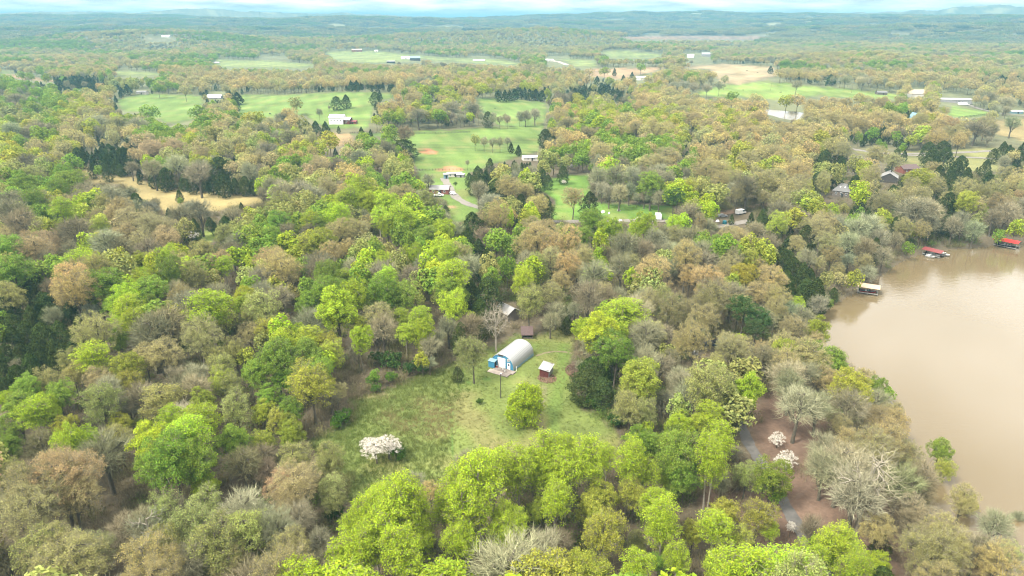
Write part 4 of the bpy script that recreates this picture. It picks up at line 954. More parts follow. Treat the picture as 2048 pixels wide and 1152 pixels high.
fk = np.where(lit & (u < .8), RS.choice(list('BBTTNO'), len(fp)), fk)
farsel = (cy_ < 150) & (rr_ > 1000)
mixn = .75 * wav(fp[:, 0], fp[:, 1], 420, 51) + .45 * wav(fp[:, 0], fp[:, 1], 150, 52) + .38 * RS.normal(0, 1, len(fp)) + .55 * ss(900, 200, cx_)
fk = np.where(farsel, np.where(mixn < -1.35, 'C', np.where(mixn < -.75, 'N', np.where(mixn < -.1, 'T', np.where(mixn < .25, 'O', np.where(mixn < .65, 'S', np.where(mixn < .95, 'B', 'G')))))), fk)
fH = 15 + RS.normal(0, 2.4, len(fp)).clip(-5.5, 5); fH = np.where(fk == 'C', RS.uniform(6, 11, len(fp)), fH)
fH = np.where((fk == 'B') | (fk == 'N'), fH * .86, fH)
fW = fH * np.where(fk == 'C', .58, RS.uniform(.45, .92, len(fp)))
fW = np.where(rr_ > 1400, fW * 1.4, fW)
clump = fp[:, 2] > 30
fH[clump] = RS.uniform(15, 19, clump.sum()); fW[clump] = 50
P3 = np.column_stack([fp[:, :2], fz])
bad = (RS.uniform(0, 1, len(fp)) < .10) & (rr_ < 700)
for dz, sx in ((.97, 0), (.66, -.42), (.66, .42), (.66, 0), (.3, 0), (0, 0)):
    q = P3.copy(); q[:, 2] += fH * dz; q[:, 0] += fW * sx * np.where(clump, .3, 1)
    qx, qy, _ = project(q)
    for poly in KEEP:
        bad |= in_poly(qx, qy, poly)
    if sx == 0:
        for x0, y0, x1, y1 in PROTECT:
            bad |= (qx > x0) & (qx < x1) & (qy > y0) & (qy < y1)
# thin the wood where its brown-red floor shows
bad |= lit & (RS.uniform(0, 1, len(fp)) < np.where(poly_dist(fp[:, 0], fp[:, 1], LAKE) > -22, .0, .28))
hp = np.array([t['p'] for t in trees]); hw = np.array([t['W'] for t in trees])
for i in range(0, len(fp), 2000):
    sl = slice(i, i + 2000)
    if rr_[sl].min() > 1300: continue
    d = np.hypot(fp[sl, 0][:, None] - hp[None, :, 0], fp[sl, 1][:, None] - hp[None, :, 1])
    bad[sl] |= (d < .30 * (hw[None] + fW[sl][:, None])).any(1)
# far fields: gaps in the distant wood
bad |= (wav(fp[:, 0], fp[:, 1], 260, 23, 6) + .2 * wav(fp[:, 0], fp[:, 1], 900, 24, 6) > .95) & (rr_ > 3500)
ok = ~bad
for i in np.nonzero(ok)[0]:
    trees.append(dict(k=str(fk[i]), p=P3[i], W=float(fW[i]), H=float(fH[i]), px=float(cx_[i]), py=float(cy_[i]), hand=False, clump=bool(clump[i])))
for t in trees:
    x, y, d = project(t['p'] + np.array([0, 0, t['H'] * .6]))
    t['vis'] = (-40 < x < 2088) and (project(t['p'] + np.array([0, 0, t['H']]))[1] < 1152 - 4) and y < 1400
    t['d'] = float(d)
    if t['k'] in 'C' or t['hand']: pass

# ------------------------------------------------------------------ buildings
MARK = {}                                                    # things one can find, for saying where a tree stands
def mark(words, p):
    MARK[words] = (float(p[0]), float(p[1]))
def on_ground(p, dz=0.0):
    return (float(p[0]), float(p[1]), float(hgt(p[0], p[1])) + dz)

def quonset():
    a = at1(1026.5, 742.5); b = at1(1067, 711.0)             # the near side's two corners
    side = Vector((b.x - a.x, b.y - a.y, 0)); Ln = side.length
    rz = math.atan2(side.y, side.x)
    W2, Hb, Hr = 3.6, .5, 3.5                              # half width, straight base, rise of the arch
    left = Vector((-math.sin(rz), math.cos(rz), 0))
    o = a + left * W2
    t = thing('quonset_hut', 'arched steel hut with blue end wall and white roll door', 'hut', on_ground(o), rz)
    mark('the blue fronted arched hut', o + side * .5)
    # local axes: x along the length (front end at 0), y to the left
    npan = 19; w = Ln / npan
    def arc(n=18, r=1.0):
        return [(-W2 * math.cos(math.pi * i / n) * r, Hb + Hr * (math.sin(math.pi * i / n) ** .92) * r) for i in range(n + 1)]
    base = arc()
    v, f = [], []
    for j, (xx, rr) in enumerate(((0, 1.0), (w * .18, 1.0), (w * .34, 1.022), (w * .66, 1.022), (w * .82, 1.0), (w - .004, 1.0))):
        for y, z in arc(18, rr):
            v.append((xx, y, z - (rr - 1) * Hb))
    k = len(base)
    for j in range(5):
        for i in range(k - 1):
            f.append((j * k + i, j * k + i + 1, (j + 1) * k + i + 1, (j + 1) * k + i))
    pan = MB().add(v, f).mesh('roof_panel', M['galv'], True)
    for i in range(npan):
        link('roof_panel', pan, t, (i * w, 0, 0))
    for s, nm in ((-1, 'side_wall'), (1, 'side_wall')):
        MB().box((Ln / 2, s * (W2 - .05), Hb / 2 - .2), (Ln - .02, .14, Hb + .4)).build(nm, M['bluegrey'], t)
    prof = [(y * .985, z - .03) for y, z in arc(22)]
    full = [(-W2 * .985, -.4)] + prof + [(W2 * .985, -.4)]
    MB().prism(full[::-1], .10, .22).build('end_wall', M['blue'], t)
    MB().prism(full[::-1], Ln - .22, Ln - .10).build('end_wall', M['bluegrey'], t)
    ribs = MB()
    d = MB().box((.06, .15, 1.55), (.07, 2.5, 3.0))
    dr = d.build('roll_door', M['white'], t)
    for i in range(5):
        MB().box((.015, .15, .62 + i * .62), (.02, 2.48, .03)).build('door_joint', M['light_roof'], dr)
    fr = MB()
    fr.box((.07, .15, 3.17), (.10, 2.74, .13)); fr.box((.07, 1.46, 1.55), (.10, .12, 3.1)); fr.box((.07, -1.16, 1.55), (.10, .12, 3.1))
    fr.build('door_frame', M['blue'], t)
    ed = MB().box((.06, -2.15, .98), (.06, .92, 1.95)).build('entry_door', M['white'], t)
    MB().box((.02, -2.15, 1.42), (.03, .46, .62)).build('pane', M['glass'], ed)
    MB().cyl((.0, -1.83, .95), (.03, -1.83, .95), .05).build('handle', M['dark'], ed)
    wd = MB().box((.06, -2.02, 2.75), (.05, .72, .78)).build('window', M['cream'], t)
    MB().box((.025, -2.02, 2.75), (.03, .52, .58)).build('pane', M['light_roof'], wd)
    vt = MB().box((.05, .42, 3.72), (.08, 1.7, .52)).build('vent_window', M['light_roof'], t)
    for i in range(3):
        MB().box((.0, .42, 3.58 + i * .14), (.03, 1.42, .10)).build('slat', M['dark'], vt)
    # lean-to store beside the door, on the same end wall
    s = thing('lean_to_store', 'small blue lean-to store with flat grey roof against the hut front', 'store', on_ground(o + Vector((math.cos(rz), math.sin(rz), 0)) * -.75 + left * 2.55), rz)
    MB().box((0, 0, .85), (1.4, 1.9, 2.1)).build('wall', M['blue'], s)
    MB().slab([(-.85, -1.1, 1.96), (.72, -1.1, 2.18), (.72, 1.1, 2.18), (-.85, 1.1, 1.96)], .08).build('roof', M['bluegrey'], s)
    MB().box((-.1, -.96, .85), (.75, .03, 1.7)).build('door', M['dark'], s)
    # concrete apron in two rows of slabs
    ap = link('concrete_apron', None, None, on_ground(o), rz); tag(ap, kind='structure')
    for i in range(2):
        for j in range(3):
            m = M['pale_concrete'] if (i == 1 and j != 2) else M['concrete']
            dx = 2.0
            dy = 2.15
            MB().box((-.15 - dx * (i + .5), 2.0 - dy * (j + .5) - .2 + .6 * i, .07), (dx - .07, dy - .07, .22)).build('slab', m, ap)
    # white post at the near corner
    p = on_ground(a + Vector((math.cos(rz), math.sin(rz), 0)) * .5 - left * .7)
    tp = thing('white_post', 'short white pipe post at the near front corner of the arched hut', 'post', p)
    MB().cyl((0, 0, -.2), (0, 0, 1.25), .09).build('post', M['white'], tp)
    MB().cyl((0, 0, 1.25), (0, 0, 1.34), .14, .10).build('cap', M['white'], tp)
    for i, (dx, dy, h, lab, m) in enumerate(((-1.0, -.9, .75, 'white gas bottle standing left of the entry door of the hut', 'white'), (-.75, 1.15, .5, 'rusty red bin standing between the lean-to and the roll door', 'redpaint'), (-1.7, -1.9, .55, 'white bucket standing on the apron in front of the entry door', 'white'))):
        q = o + Vector((math.cos(rz), math.sin(rz), 0)) * dx + left * dy
        b_ = thing(['gas_bottle', 'bin', 'bucket'][i], lab, ['gas bottle', 'bin', 'bucket'][i], on_ground(q, .18))
        MB().cyl((0, 0, 0), (0, 0, h), .17, .19, 10).build('body', M[m], b_)
        MB().cyl((0, 0, h), (0, 0, h + .1), .08 if i == 0 else .2, n=10).build('lid', M['light_roof' if i else 'dark'], b_)
quonset()

def gable(name, label, cat, px, py, w, l, h, rise, yaw, roof, wall, windows=0, door=True, chimney=False, porch=False, group=None, eave=.35, hip=0.0, yoff=0.0):
    """house or barn: ridge along local x (length l), width w"""
    p = at1(px, py)
    t = thing(name, label, cat, on_ground(p), math.radians(yaw), group)
    x, y = l / 2, w / 2
    prof = [(-y, -1.0), (y, -1.0), (y, h), (0, h + rise if not hip else h + .02), (-y, h)]
    MB().prism(prof, -x, x).build('wall', M[wall], t)
    ex, ey = x + eave, y + eave
    dz = rise * eave / y
    hx = hip
    th = .14
    for s in (1, -1):
        q = [(-ex, -s * ey, h - dz + .1), (ex, -s * ey, h - dz + .1), (ex - hx, 0, h + rise + .1), (-ex + hx, 0, h + rise + .1)]
        if s < 0: q = q[::-1]
        r = MB().slab(q, th).build('roof', M[roof], t)
        if chimney and s > 0:
            MB().box((l * .22, w * .08, h + rise + .3), (.9, .7, 1.8)).build('chimney', M['brick'], r)
    if hip:
        for s in (1, -1):
            q = [(s * ex, -ey, h - dz + .1), (s * ex, ey, h - dz + .1), (s * (ex - hx), 0, h + rise + .1)]
            if s < 0: q = q[::-1]
            MB().slab(q, th).build('roof', M[roof], t)
    for i in range(windows):
        xx = -x + l * (i + .75) / (windows + .5)
        for s in (-1, 1):
            wn_ = MB().box((xx, s * (y + .03), h * .58), (min(1.0, l / windows * .5), .1, min(1.3, h * .42))).build('window', M['white'], t)
            MB().box((xx, s * (y + .075), h * .58), (min(.8, l / windows * .4), .04, min(1.1, h * .34))).build('pane', M['glass'], wn_)
    if door:
        MB().box((l * .08, -(y + .04), min(1.05, h * .4)), (1.0 if h < 4 else 2.6, .1, min(2.1, h * .8))).build('door', M['dark' if wall != 'maroon' else 'old_wood'], t)
    if porch:
        MB().slab([(-x, -y - 2.4, h - .5), (x, -y - 2.4, h - .5), (x, -y - .02, h - .02), (-x, -y - .02, h - .02)], .12).build('porch_roof', M[roof], t)
        for i in range(4):
            MB().cyl((-x + .3 + i * (l - .6) / 3, -y - 2.2, -.5), (-x + .3 + i * (l - .6) / 3, -y - 2.2, h - .55), .08).build('porch_post', M['white'], t)
    mark(label.split('|')[0] if False else cat, p)
    return t, p

def red_shed():
    t = thing('garden_shed', 'small dark red shed with pale metal roof on orange chips', 'shed', on_ground(at1(1092.5, 748)), math.radians(71))
    mark('the dark red shed', t.location)
    # local x runs away from the viewer along the shed's length, y to the left
    l, w = 4.3, 2.5
    n = 12
    for s in (-1, 1):
        for i in range(n):
            MBx = MB().box((-l / 2 + (i + .5) * l / n, s * w / 2, 1.0), (l / n - .025, .05, 2.35))
            MBx.build('wall_board', M['maroon'] if s > 0 else M['light_roof'], t)
    for s in (-1, 1):
        for i in range(7):
            MB().box((s * l / 2, -w / 2 + (i + .5) * w / 7, 1.06), (.05, w / 7 - .025, 2.5)).build('wall_board', M['maroon'], t)
    r = MB().slab([(-l / 2 - .35, -w / 2 - .35, 2.10), (l / 2 + .35, -w / 2 - .35, 2.10), (l / 2 + .35, w / 2 + .35, 2.62), (-l / 2 - .35, w / 2 + .35, 2.62)], .07).build('roof', M['galv'], t)
    for i in range(9):
        xx = -l / 2 - .3 + i * (l + .6) / 8
        v = [(xx - .03, -w / 2 - .34, 2.115), (xx + .03, -w / 2 - .34, 2.115), (xx + .03, w / 2 + .34, 2.635), (xx - .03, w / 2 + .34, 2.635)]
        MB().slab([(a, b, c + .03) for a, b, c in v], .03).build('seam', M['galv'], r)
    wd = MB().box((-l / 2 + .8, -w / 2 - .05, 1.35), (.8, .06, .85)).build('window', M['white'], t)
    MB().box((-l / 2 + .8, -w / 2 - .09, 1.35), (.6, .03, .65)).build('pane', M['glass'], wd)
    MB().box((-l / 2 - .05, .35, .85), (.05, .85, 1.85)).build('door', M['maroon'], t)
    # chips spread round its foot
    def bed(px, py, rx, ry, label, seed):
        p = at1(px, py); rng = np.random.RandomState(seed)
        n = 900
        a = rng.uniform(0, 6.28, n); r = np.sqrt(rng.uniform(0, 1, n))
        x = p.x + np.cos(a) * r * rx; y = p.y + np.sin(a) * r * ry
        c = np.column_stack([x, y, hgt(x, y) + .04 + .12 * (1 - r) + rng.uniform(0, .05, n)])
        v, q = blades(c, np.zeros((n, 3)) + np.array([0, 0, 1.2]), .22, rng, .5)
        tag(link('wood_chips', np_mesh('wood_chips', v, q, [M['mulch']])), label, 'wood chips', kind='stuff')
    bed(1094, 757, 2.6, 2.8, 'orange brown wood chips strewn round the foot of the dark red shed', 1)
    bed(1147, 742, 2.3, 4.0, 'orange brown wood chips in a round bed at the edge of the wood', 2)
    # a heap of cut brush on the second bed
    rng = np.random.RandomState(5); p = at1(1152, 738)
    n = 500
    x = p.x + rng.normal(0, 1.3, n); y = p.y + rng.normal(0, 1.6, n)
    v, tr = twigs(np.column_stack([x, y, hgt(x, y) + rng.uniform(0, 1.1, n)]), rng.normal(0, 1, (n, 3)) * np.array([1, 1, .35]), 1.9, .06, rng)
    o = tag(link('brush_pile', np_mesh('brush_pile', v, None, [M['twig']], None, tr)), 'heap of cut brown brush on the round bed of chips', 'brush pile', kind='stuff')
    o['tint'] = (.10, .075, .055)
red_shed()

def open_shed():
    t = thing('pole_shed', 'low open shed with rusty brown sloping roof behind the arched hut', 'shed', on_ground(at1(1054.5, 677)), math.radians(2))
    mark('the rusty roofed open shed', t.location)
    w, l = 3.3, 3.0
    r = MB().slab([(-w / 2 - .2, -.5, 1.30), (w / 2 + .2, -.5, 1.30), (w / 2 + .1, l + .2, 2.65), (-w / 2 - .1, l + .2, 2.65)], .08).build('roof', M['brown_roof'], t)
    for i in range(9):
        x = -w / 2 - .15 + i * (w + .3) / 8
        MB().slab([(x - .04, -.48, 1.345), (x + .04, -.48, 1.345), (x + .04, l + .15, 2.68), (x - .04, l + .15, 2.68)], .03).build('roof_rib', M['brown_roof'], r)
    for x in (-w / 2 + .1, 0, w / 2 - .1):
        MB().cyl((x, -.2, -.4), (x, -.2, 1.28), .08).build('post', M['old_wood'], t)
    for i in range(6):
        MB().box((-w / 2 + .08, .1 + i * .5, .8), (.05, .46, 2.2 if i > 2 else 1.7)).build('wall_board', M['old_wood'], t)
        MB().box((w / 2 - .08, .1 + i * .5, .8), (.05, .46, 2.2 if i > 2 else 1.7)).build('wall_board', M['old_wood'], t)
    for i in range(6):
        MB().box((-w / 2 + .3 + i * .55, l - .1, 1.0), (.5, .05, 2.8)).build('wall_board', M['old_wood'], t)
    MB().box((0, -.12, .25), (w - .3, .05, .4)).build('rail_board', M['old_wood'], t)
open_shed()
t, p = gable('wood_barn', 'grey metal roofed wooden barn half hidden among the trees', 'barn', 1016, 634, 5.0, 6.5, 2.6, 1.5, 128, 'light_roof', 'old_wood', 0)
mark('the half hidden grey roofed barn', p)
t, p = gable('brick_house', 'red brick house with light grey roof beside the gravel driveway', 'house', 880, 386, 6.5, 10.5, 2.8, 1.6, -4, 'light_roof', 'brick', 3)
mark('the red brick house', p)
t, p = gable('pale_blue_shed', 'narrow pale blue shed at the top of the gravel driveway', 'shed', 892, 357, 2.6, 2.8, 2.8, .6, 8, 'light_roof', 'bluegrey', 0); 
t, p = gable('mobile_home', 'long low white mobile home behind a bare tree', 'mobile home', 909, 353, 4.0, 9.0, 2.3, .5, 5, 'light_roof', 'cream', 3)
t, p = gable('carport', 'small white roofed carport right of the mobile home', 'carport', 922, 354, 3.2, 4.0, 1.8, .4, -12, 'white', 'light_roof', 0)
t, p = gable('field_shed', 'low white roofed shed at the field edge above the cedars', 'shed', 1060, 320, 6.0, 10.5, 2.4, .7, 12, 'white', 'cream', 2)
mark('the low white shed by the field', p)
t, p = gable('white_farmhouse', 'tall white farmhouse with four dark windows in the green pasture', 'farmhouse', 676, 247, 10, 13.0, 5.6, 2.4, -6, 'white', 'white', 4, False)
mark('the white farmhouse', p)
t, p = gable('farmhouse_annexe', 'lower white roofed annexe with dark red front joined to the farmhouse', 'annexe', 693, 247, 8, 9.0, 3.8, 1.8, -8, 'white', 'maroon', 2, True)
t, p = gable('red_hut', 'small faded red roofed hut right of the white farmhouse', 'hut', 706, 247, 5, 7.0, 2.0, 1.0, -5, 'faded_red', 'brick', 0)
t, p = gable('white_barn', 'white metal roofed barn at the top of the green pasture', 'barn', 430, 197, 10, 17.0, 3.6, 2.8, 4, 'white', 'light_roof', 2)
mark('the white roofed barn on the pasture', p)
t, p = gable('cottage', 'small brown walled cottage with white end beside the pasture', 'cottage', 285, 188, 8, 13.0, 2.6, 1.6, -3, 'light_roof', 'cream', 3)
t, p = gable('lake_house', 'steep hip roofed grey brown house with skylights above the lake', 'house', 1684, 392, 8.0, 9.0, 3.6, 3.4, -35, 'grey_roof', 'old_wood', 3, hip=3.4)
mark('the steep roofed house above the lake', p)
for k in (-1, 1):
    MB().slab([(k * 1.2 - .25, -2.4, 5.25), (k * 1.2 + .25, -2.4, 5.25), (k * 1.2 + .25, -1.8, 5.72), (k * 1.2 - .25, -1.8, 5.72)], .05).build('skylight', M['white'], t)
t, p = gable('gabled_house', 'light roofed house with dark gable between the cedars', 'house', 1777, 362, 9.0, 10.0, 3.0, 2.6, 62, 'light_roof', 'dark_wood', 2)
mark('the light roofed house with the dark gable', p)
t, p = gable('brown_house', 'long brown roofed house behind the gabled house', 'house', 1813, 344, 8.0, 11.0, 2.8, 2.0, 10, 'brown_roof', 'brick', 3)
t, p = gable('grey_steep_house', 'narrow steep blue grey house behind the white blossom', 'house', 1826, 246, 7, 8, 4, 5.0, 90, 'bluegrey', 'light_roof', 1)
t, p = gable('tan_roof_barn', 'broad pale tan roofed barn peeping over the golden trees', 'barn', 1835, 195, 15, 24, 5.0, 4.5, 3, 'tan_roof', 'cream', 0, hip=6)
t, p = gable('grey_field_barn', 'small grey barn in the far right pasture', 'barn', 1762, 189, 8, 12, 2.8, 1.4, -3, 'grey_roof', 'old_wood', 0)
mark('the small grey barn in the right pasture', p)
t, p = gable('long_store', 'long pale metal store building beside the farm road', 'store', 1909, 205, 12, 33, 3.6, 1.5, -14, 'light_roof', 'light_roof', 5)
mark('the long pale store by the farm road', p)
t, p = gable('white_trailer_home', 'white trailer home under trees at the road end', 'mobile home', 2030, 227, 6, 13, 2.6, .6, 3, 'white', 'bluegrey', 3)
far_b = [('white house with two windows among trees left of the far yellow field', 'white_house', 540, 124, 10, 17, 3.2, 2.0, 'white', 'cream', 2), ('small grey house next to the far white house', 'grey_house', 556, 124, 9, 12, 3, 1.8, 'grey_roof', 'cream', 2),
         ('low white roofed house on the far left lane', 'white_house', 431, 125, 10, 19, 2.8, 1.6, 'white', 'white', 2), ('rust roofed house near the far left lane', 'rust_house', 507, 121, 10, 18, 3, 2, 'faded_red', 'cream', 2),
         ('pink brick house on top of the far yellow field', 'brick_house', 714, 103, 12, 30, 4.5, 3, 'tan_roof', 'brick', 4), ('tiny white hut on top of the far yellow field', 'white_hut', 753, 104, 8, 9, 3.5, 2, 'white', 'cream', 0),
         ('white long barn beside the dark barn', 'white_barn', 812, 118, 12, 22, 4, 2.0, 'white', 'white', 3), ('dark blue grey barn in the far green field', 'dark_barn', 830, 121, 16, 24, 6, 4, 'bluegrey', 'dark_wood', 0),
         ('open grey hay barn standing alone in the far green field', 'hay_barn', 782, 126, 9, 18, 3.5, 1.6, 'light_roof', 'dark', 0), ('long white barn at the end of the far pale field', 'white_barn', 958, 121, 12, 28, 4, 2, 'white', 'cream', 3),
         ('white house where the far road bends', 'white_house', 1098, 123, 10, 20, 3.5, 2, 'white', 'cream', 2), ('white roofed house behind the red soil', 'white_house', 1281, 160, 10, 14, 3.5, 2.2, 'white', 'white', 2),
         ('small white farmhouse left of the far silver barn', 'farmhouse', 1381, 115, 12, 16, 5, 3, 'white', 'white', 2), ('silver roofed far barn on the green rise', 'silver_barn', 1413, 113, 18, 26, 6, 4, 'galv', 'light_roof', 0),
         ('white house deep in the left woods by a clearing', 'white_house', 205, 147, 10, 20, 3, 2, 'white', 'white', 2), ('low white house right of the far left row of trees', 'white_house', 936, 173, 9, 15, 3, 2, 'white', 'white', 2),
         ('white house half hidden above the middle trees', 'white_house', 1022, 152, 10, 15, 3.4, 2, 'light_roof', 'white', 2), ('pale roofed house among the orange trees', 'pale_house', 755, 145, 10, 22, 3, 2, 'light_roof', 'cream', 3),
         ('white works building far beyond the ridge', 'works_building', 1268, 71, 16, 34, 5, 2, 'white', 'white', 0), ('white works building beside the far reddish field', 'works_building', 1245, 73, 14, 28, 5, 2, 'white', 'cream', 0),
         ('white building in the hazy far left valley', 'valley_building', 333, 74, 14, 26, 4, 2, 'white', 'white', 0), ('pale building in the hazy far right woods', 'valley_building', 1765, 96, 14, 30, 5, 3, 'white', 'cream', 0)]
for lab, nm, px, py, w, l, h, rise, roof, wall, nw in far_b:
    gable(nm, lab, nm.split('_')[-1], px, py, w, l, h, rise, RS.uniform(-14, 14), roof, wall, nw, h < 5)
for k in list(MARK):
    if not k.startswith('the '): del MARK[k]

# ------------------------------------------------------------------ boat docks and boats
def dock(label, px, py, yaw, l, w, roof, hgt_=2.9, gang=None):
    p = Vector((*[float(c) for c in flat(px, py, WATER_Z)], WATER_Z))
    t = thing('boat_dock', label, 'boat dock', p, math.radians(yaw))
    for s in (1, -1):
        q = [(-l / 2 - .4, -s * (w / 2 + .4), hgt_), (l / 2 + .4, -s * (w / 2 + .4), hgt_), (l / 2 + .4, 0, hgt_ + .75), (-l / 2 - .4, 0, hgt_ + .75)]
        MB().slab(q if s > 0 else q[::-1], .08).build('roof', M[roof], t)
    for i in range(3):
        for s in (-1, 1):
            MB().cyl((-l / 2 + .2 + i * (l - .4) / 2, s * (w / 2 - .1), -.6), (-l / 2 + .2 + i * (l - .4) / 2, s * (w / 2 - .1), hgt_ + .05), .07).build('post', M['light_roof'], t)
    for s in (-1, 1):
        n = 14
        for i in range(n):
            MB().box((-l / 2 + (i + .5) * l / n, s * (w / 2 - .35), .42), (l / n - .03, .9, .06)).build('deck_board', M['deck'], t)
        MB().cyl((-l / 2 + .2, s * (w / 2 - .35), .1), (l / 2 - .2, s * (w / 2 - .35), .1), .26, n=10).build('float', M['rubber'], t)
    MB().box((-l / 2 + .3, 0, .42), (.6, w - 1.7, .08)).build('cross_deck', M['deck'], t)
    if gang:
        MB().box((-l / 2 - gang / 2, w / 2 - .6, .5), (gang, 1.0, .1)).build('gangway', M['deck'], t)
        for s in (-1, 1):
            MB().box((-l / 2 - gang / 2, w / 2 - .6 + s * .48, 1.2), (gang, .04, .05)).build('hand_rail', M['light_roof'], t)
    mark(label_mark[label], p)
    return t, p
def boat(label, p, yaw, l, hull, inner, cover=False):
    t = thing('motor_boat', label, 'boat', p, math.radians(yaw))
    n = 8
    v, f = [], []
    for i in range(n + 1):
        s = i / n
        hw = .95 * (1 - max(0, (s - .55) / .45) ** 2.2) ** .5 if s < 1 else .02
        rise = .25 * s ** 3
        x = -l / 2 + s * l
        v += [(x, -hw, .62 + rise), (x, -hw * .72, -.1 + rise * 1.6), (x, hw * .72, -.1 + rise * 1.6), (x, hw, .62 + rise)]
    for i in range(n):
        a = i * 4
        f += [(a, a + 4, a + 5, a + 1), (a + 1, a + 5, a + 6, a + 2), (a + 2, a + 6, a + 7, a + 3)]
    f += [(0, 1, 2, 3)]
    MB().add(v, f).build('hull', M[hull], t, True)
    dv = [(x, y * .9, z - .1) for x, y, z in v if abs(y) > .001]
    top = [(v[i * 4][0], v[i * 4][1] * .88, v[i * 4][2] - .12) for i in range(n + 1)] + [(v[i * 4 + 3][0], v[i * 4 + 3][1] * .88, v[i * 4 + 3][2] - .12) for i in range(n, -1, -1)]
    MB().slab(top, .06).build('deck', M[inner], t)
    MB().box((-l * .12, -.4, .85), (.6, .55, .5)).build('seat', M['white'], t)
    MB().box((-l * .12, .4, .85), (.6, .55, .5)).build('seat', M['white'], t)
    MB().box((l * .08, 0, .95), (.5, .9, .6)).build('console', M[inner], t)
    MB().slab([(l * .14, -.55, 1.15), (l * .17, -.55, 1.15), (l * .17, .55, 1.15), (l * .14, .55, 1.15)], .4).build('windscreen', M['glass'], t)
    MB().box((-l / 2 - .2, 0, .75), (.45, .4, .75)).build('outboard_motor', M['rubber'], t)
label_mark = {}
def put_dock(label, mk, *a, **k):
    label_mark[label] = mk
    return dock(label, *a, **k)
d1, p1 = put_dock('covered boat dock with tan metal roof, nearest the wooded point', 'the tan roofed boat dock', 1735, 585, -27, 7.0, 4.6, 'tan_roof', 2.7, 2.0)
boat('red and green boat moored under the tan dock roof', p1 + Vector((0, 0, .1)), -27, 5.4, 'redpaint', 'teal')
d2, p2 = put_dock('covered boat dock with faded dark red roof on the cove', 'the faded red boat dock', 1866, 511, -55, 7.4, 4.6, 'faded_red', 2.4, 2.0)
boat('white boat moored under the faded red dock roof', p2 + Vector((0, 0, .1)), -55, 5.6, 'white', 'cream')
c55 = Vector((math.cos(math.radians(-55)), math.sin(math.radians(-55)), 0)); n55 = Vector((-c55.y, c55.x, 0))
boat('white boat tied outside the right of the faded red dock', p2 + c55 * 2.4 + n55 * 4.3 + Vector((0, 0, .05)), -62, 5.2, 'white', 'cream')
boat('small pale boat tied outside the left of the faded red dock', p2 + c55 * .6 - n55 * 4.0 + Vector((0, 0, .05)), -52, 3.6, 'white', 'light_roof')
d3, p3 = put_dock('covered boat dock with bright red roof and a long grey gangway', 'the bright red boat dock', 2012, 493, -48, 9.0, 5.2, 'red_roof', 2.9, 9.0)
boat('dark boat moored under the bright red dock roof', p3 + Vector((0, 0, .1)), -48, 6.0, 'navy', 'white')

# ------------------------------------------------------------------ vehicles
def car(label, px, py, yaw, paint, kind='car', s=1.0):
    p = at1(px, py)
    t = thing({'car': 'parked_car', 'van': 'parked_van', 'truck': 'pickup_truck'}[kind], label, {'car': 'car', 'van': 'van', 'truck': 'truck'}[kind], on_ground(p, .12), math.radians(yaw))
    l, w = 4.5 * s, 1.8 * s
    if kind == 'van':
        l, w = 5.6 * s, 2.1 * s
        body = [(-l / 2, .35), (l / 2, .35), (l / 2, 1.0), (l / 2 - .9, 1.25), (l / 2 - 1.5, 2.3), (-l / 2, 2.4)]
        cab = [(l / 2 - 2.4, 1.3), (l / 2 - .95, 1.3), (l / 2 - 1.5, 2.15), (l / 2 - 2.4, 2.2)]
    elif kind == 'truck':
        l = 5.4
        body = [(-l / 2, .4), (l / 2, .4), (l / 2, 1.0), (l / 2 - 1.2, 1.12), (l / 2 - 1.9, 1.75), (-.1, 1.78), (-.35, 1.1), (-l / 2, 1.1)]
        cab = [(-.15, 1.15), (l / 2 - 1.3, 1.15), (l / 2 - 1.95, 1.66), (0, 1.68)]
    else:
        body = [(-l / 2, .3), (l / 2, .3), (l / 2, .75), (l / 2 - 1.1, .92), (l / 2 - 1.8, 1.4), (-l / 2 + .9, 1.42), (-l / 2 + .1, .98)]
        cab = [(-l / 2 + .45, .98), (l / 2 - 1.2, .95), (l / 2 - 1.85, 1.33), (-l / 2 + .95, 1.35)]
    def side(prof, w0, nm, m):
        b = MB(); n = len(prof)
        b.add([(x, -w0 / 2, z) for x, z in prof] + [(x, w0 / 2, z) for x, z in prof], [tuple(range(n)), tuple(range(2 * n - 1, n - 1, -1))] + [(i, n + i, n + (i + 1) % n, (i + 1) % n) for i in range(n)])
        return b.build(nm, M[m], t)
    side(body, w, 'body', paint)
    side(cab, w + .03, 'window', 'glass')
    for sx in (-1, 1):
        for sy in (-1, 1):
            MB().cyl((sx * l * .31, sy * (w / 2 - .2), .3), (sx * l * .31, sy * (w / 2 + .02), .3), .33, n=12).build('wheel', M['rubber'], t)
    for sy in (-1, 1):
        MB().box((l / 2 + .01, sy * w * .34, .72), (.06, .32, .16)).build('headlight', M['white'], t)
    return t
car('silver car parked on the dirt track left of a dark cedar', 1445, 434, 8, 'silver')
car('white van parked on the dirt track right of a dark cedar', 1481, 428, 30, 'white', 'van')
car('white car standing on the grass left of the white camper van', 1281, 441, 12, 'white')
car('white camper van parked where the gravel driveway passes the lime trees', 1316, 437, 84, 'white', 'van', 1.25)
car('white car on the gravel driveway below the brick house', 905, 389, -50, 'white')
car('white pickup parked in front of the red brick house', 877, 393, 10, 'white', 'truck')
car('dark blue car parked under the bare trees by the wood road', 1420, 692, 6, 'navy')
car('black car parked behind the dark blue car under bare trees', 1432, 690, 3, 'rubber')
car('white lorry parked in front of the long pale store', 1927, 210, -12, 'white', 'van', 2.0)
car('white pickup right of the white lorry at the store', 1940, 208, -10, 'white', 'truck')
car('small white car left of the white lorry at the store', 1898, 203, -20, 'white')

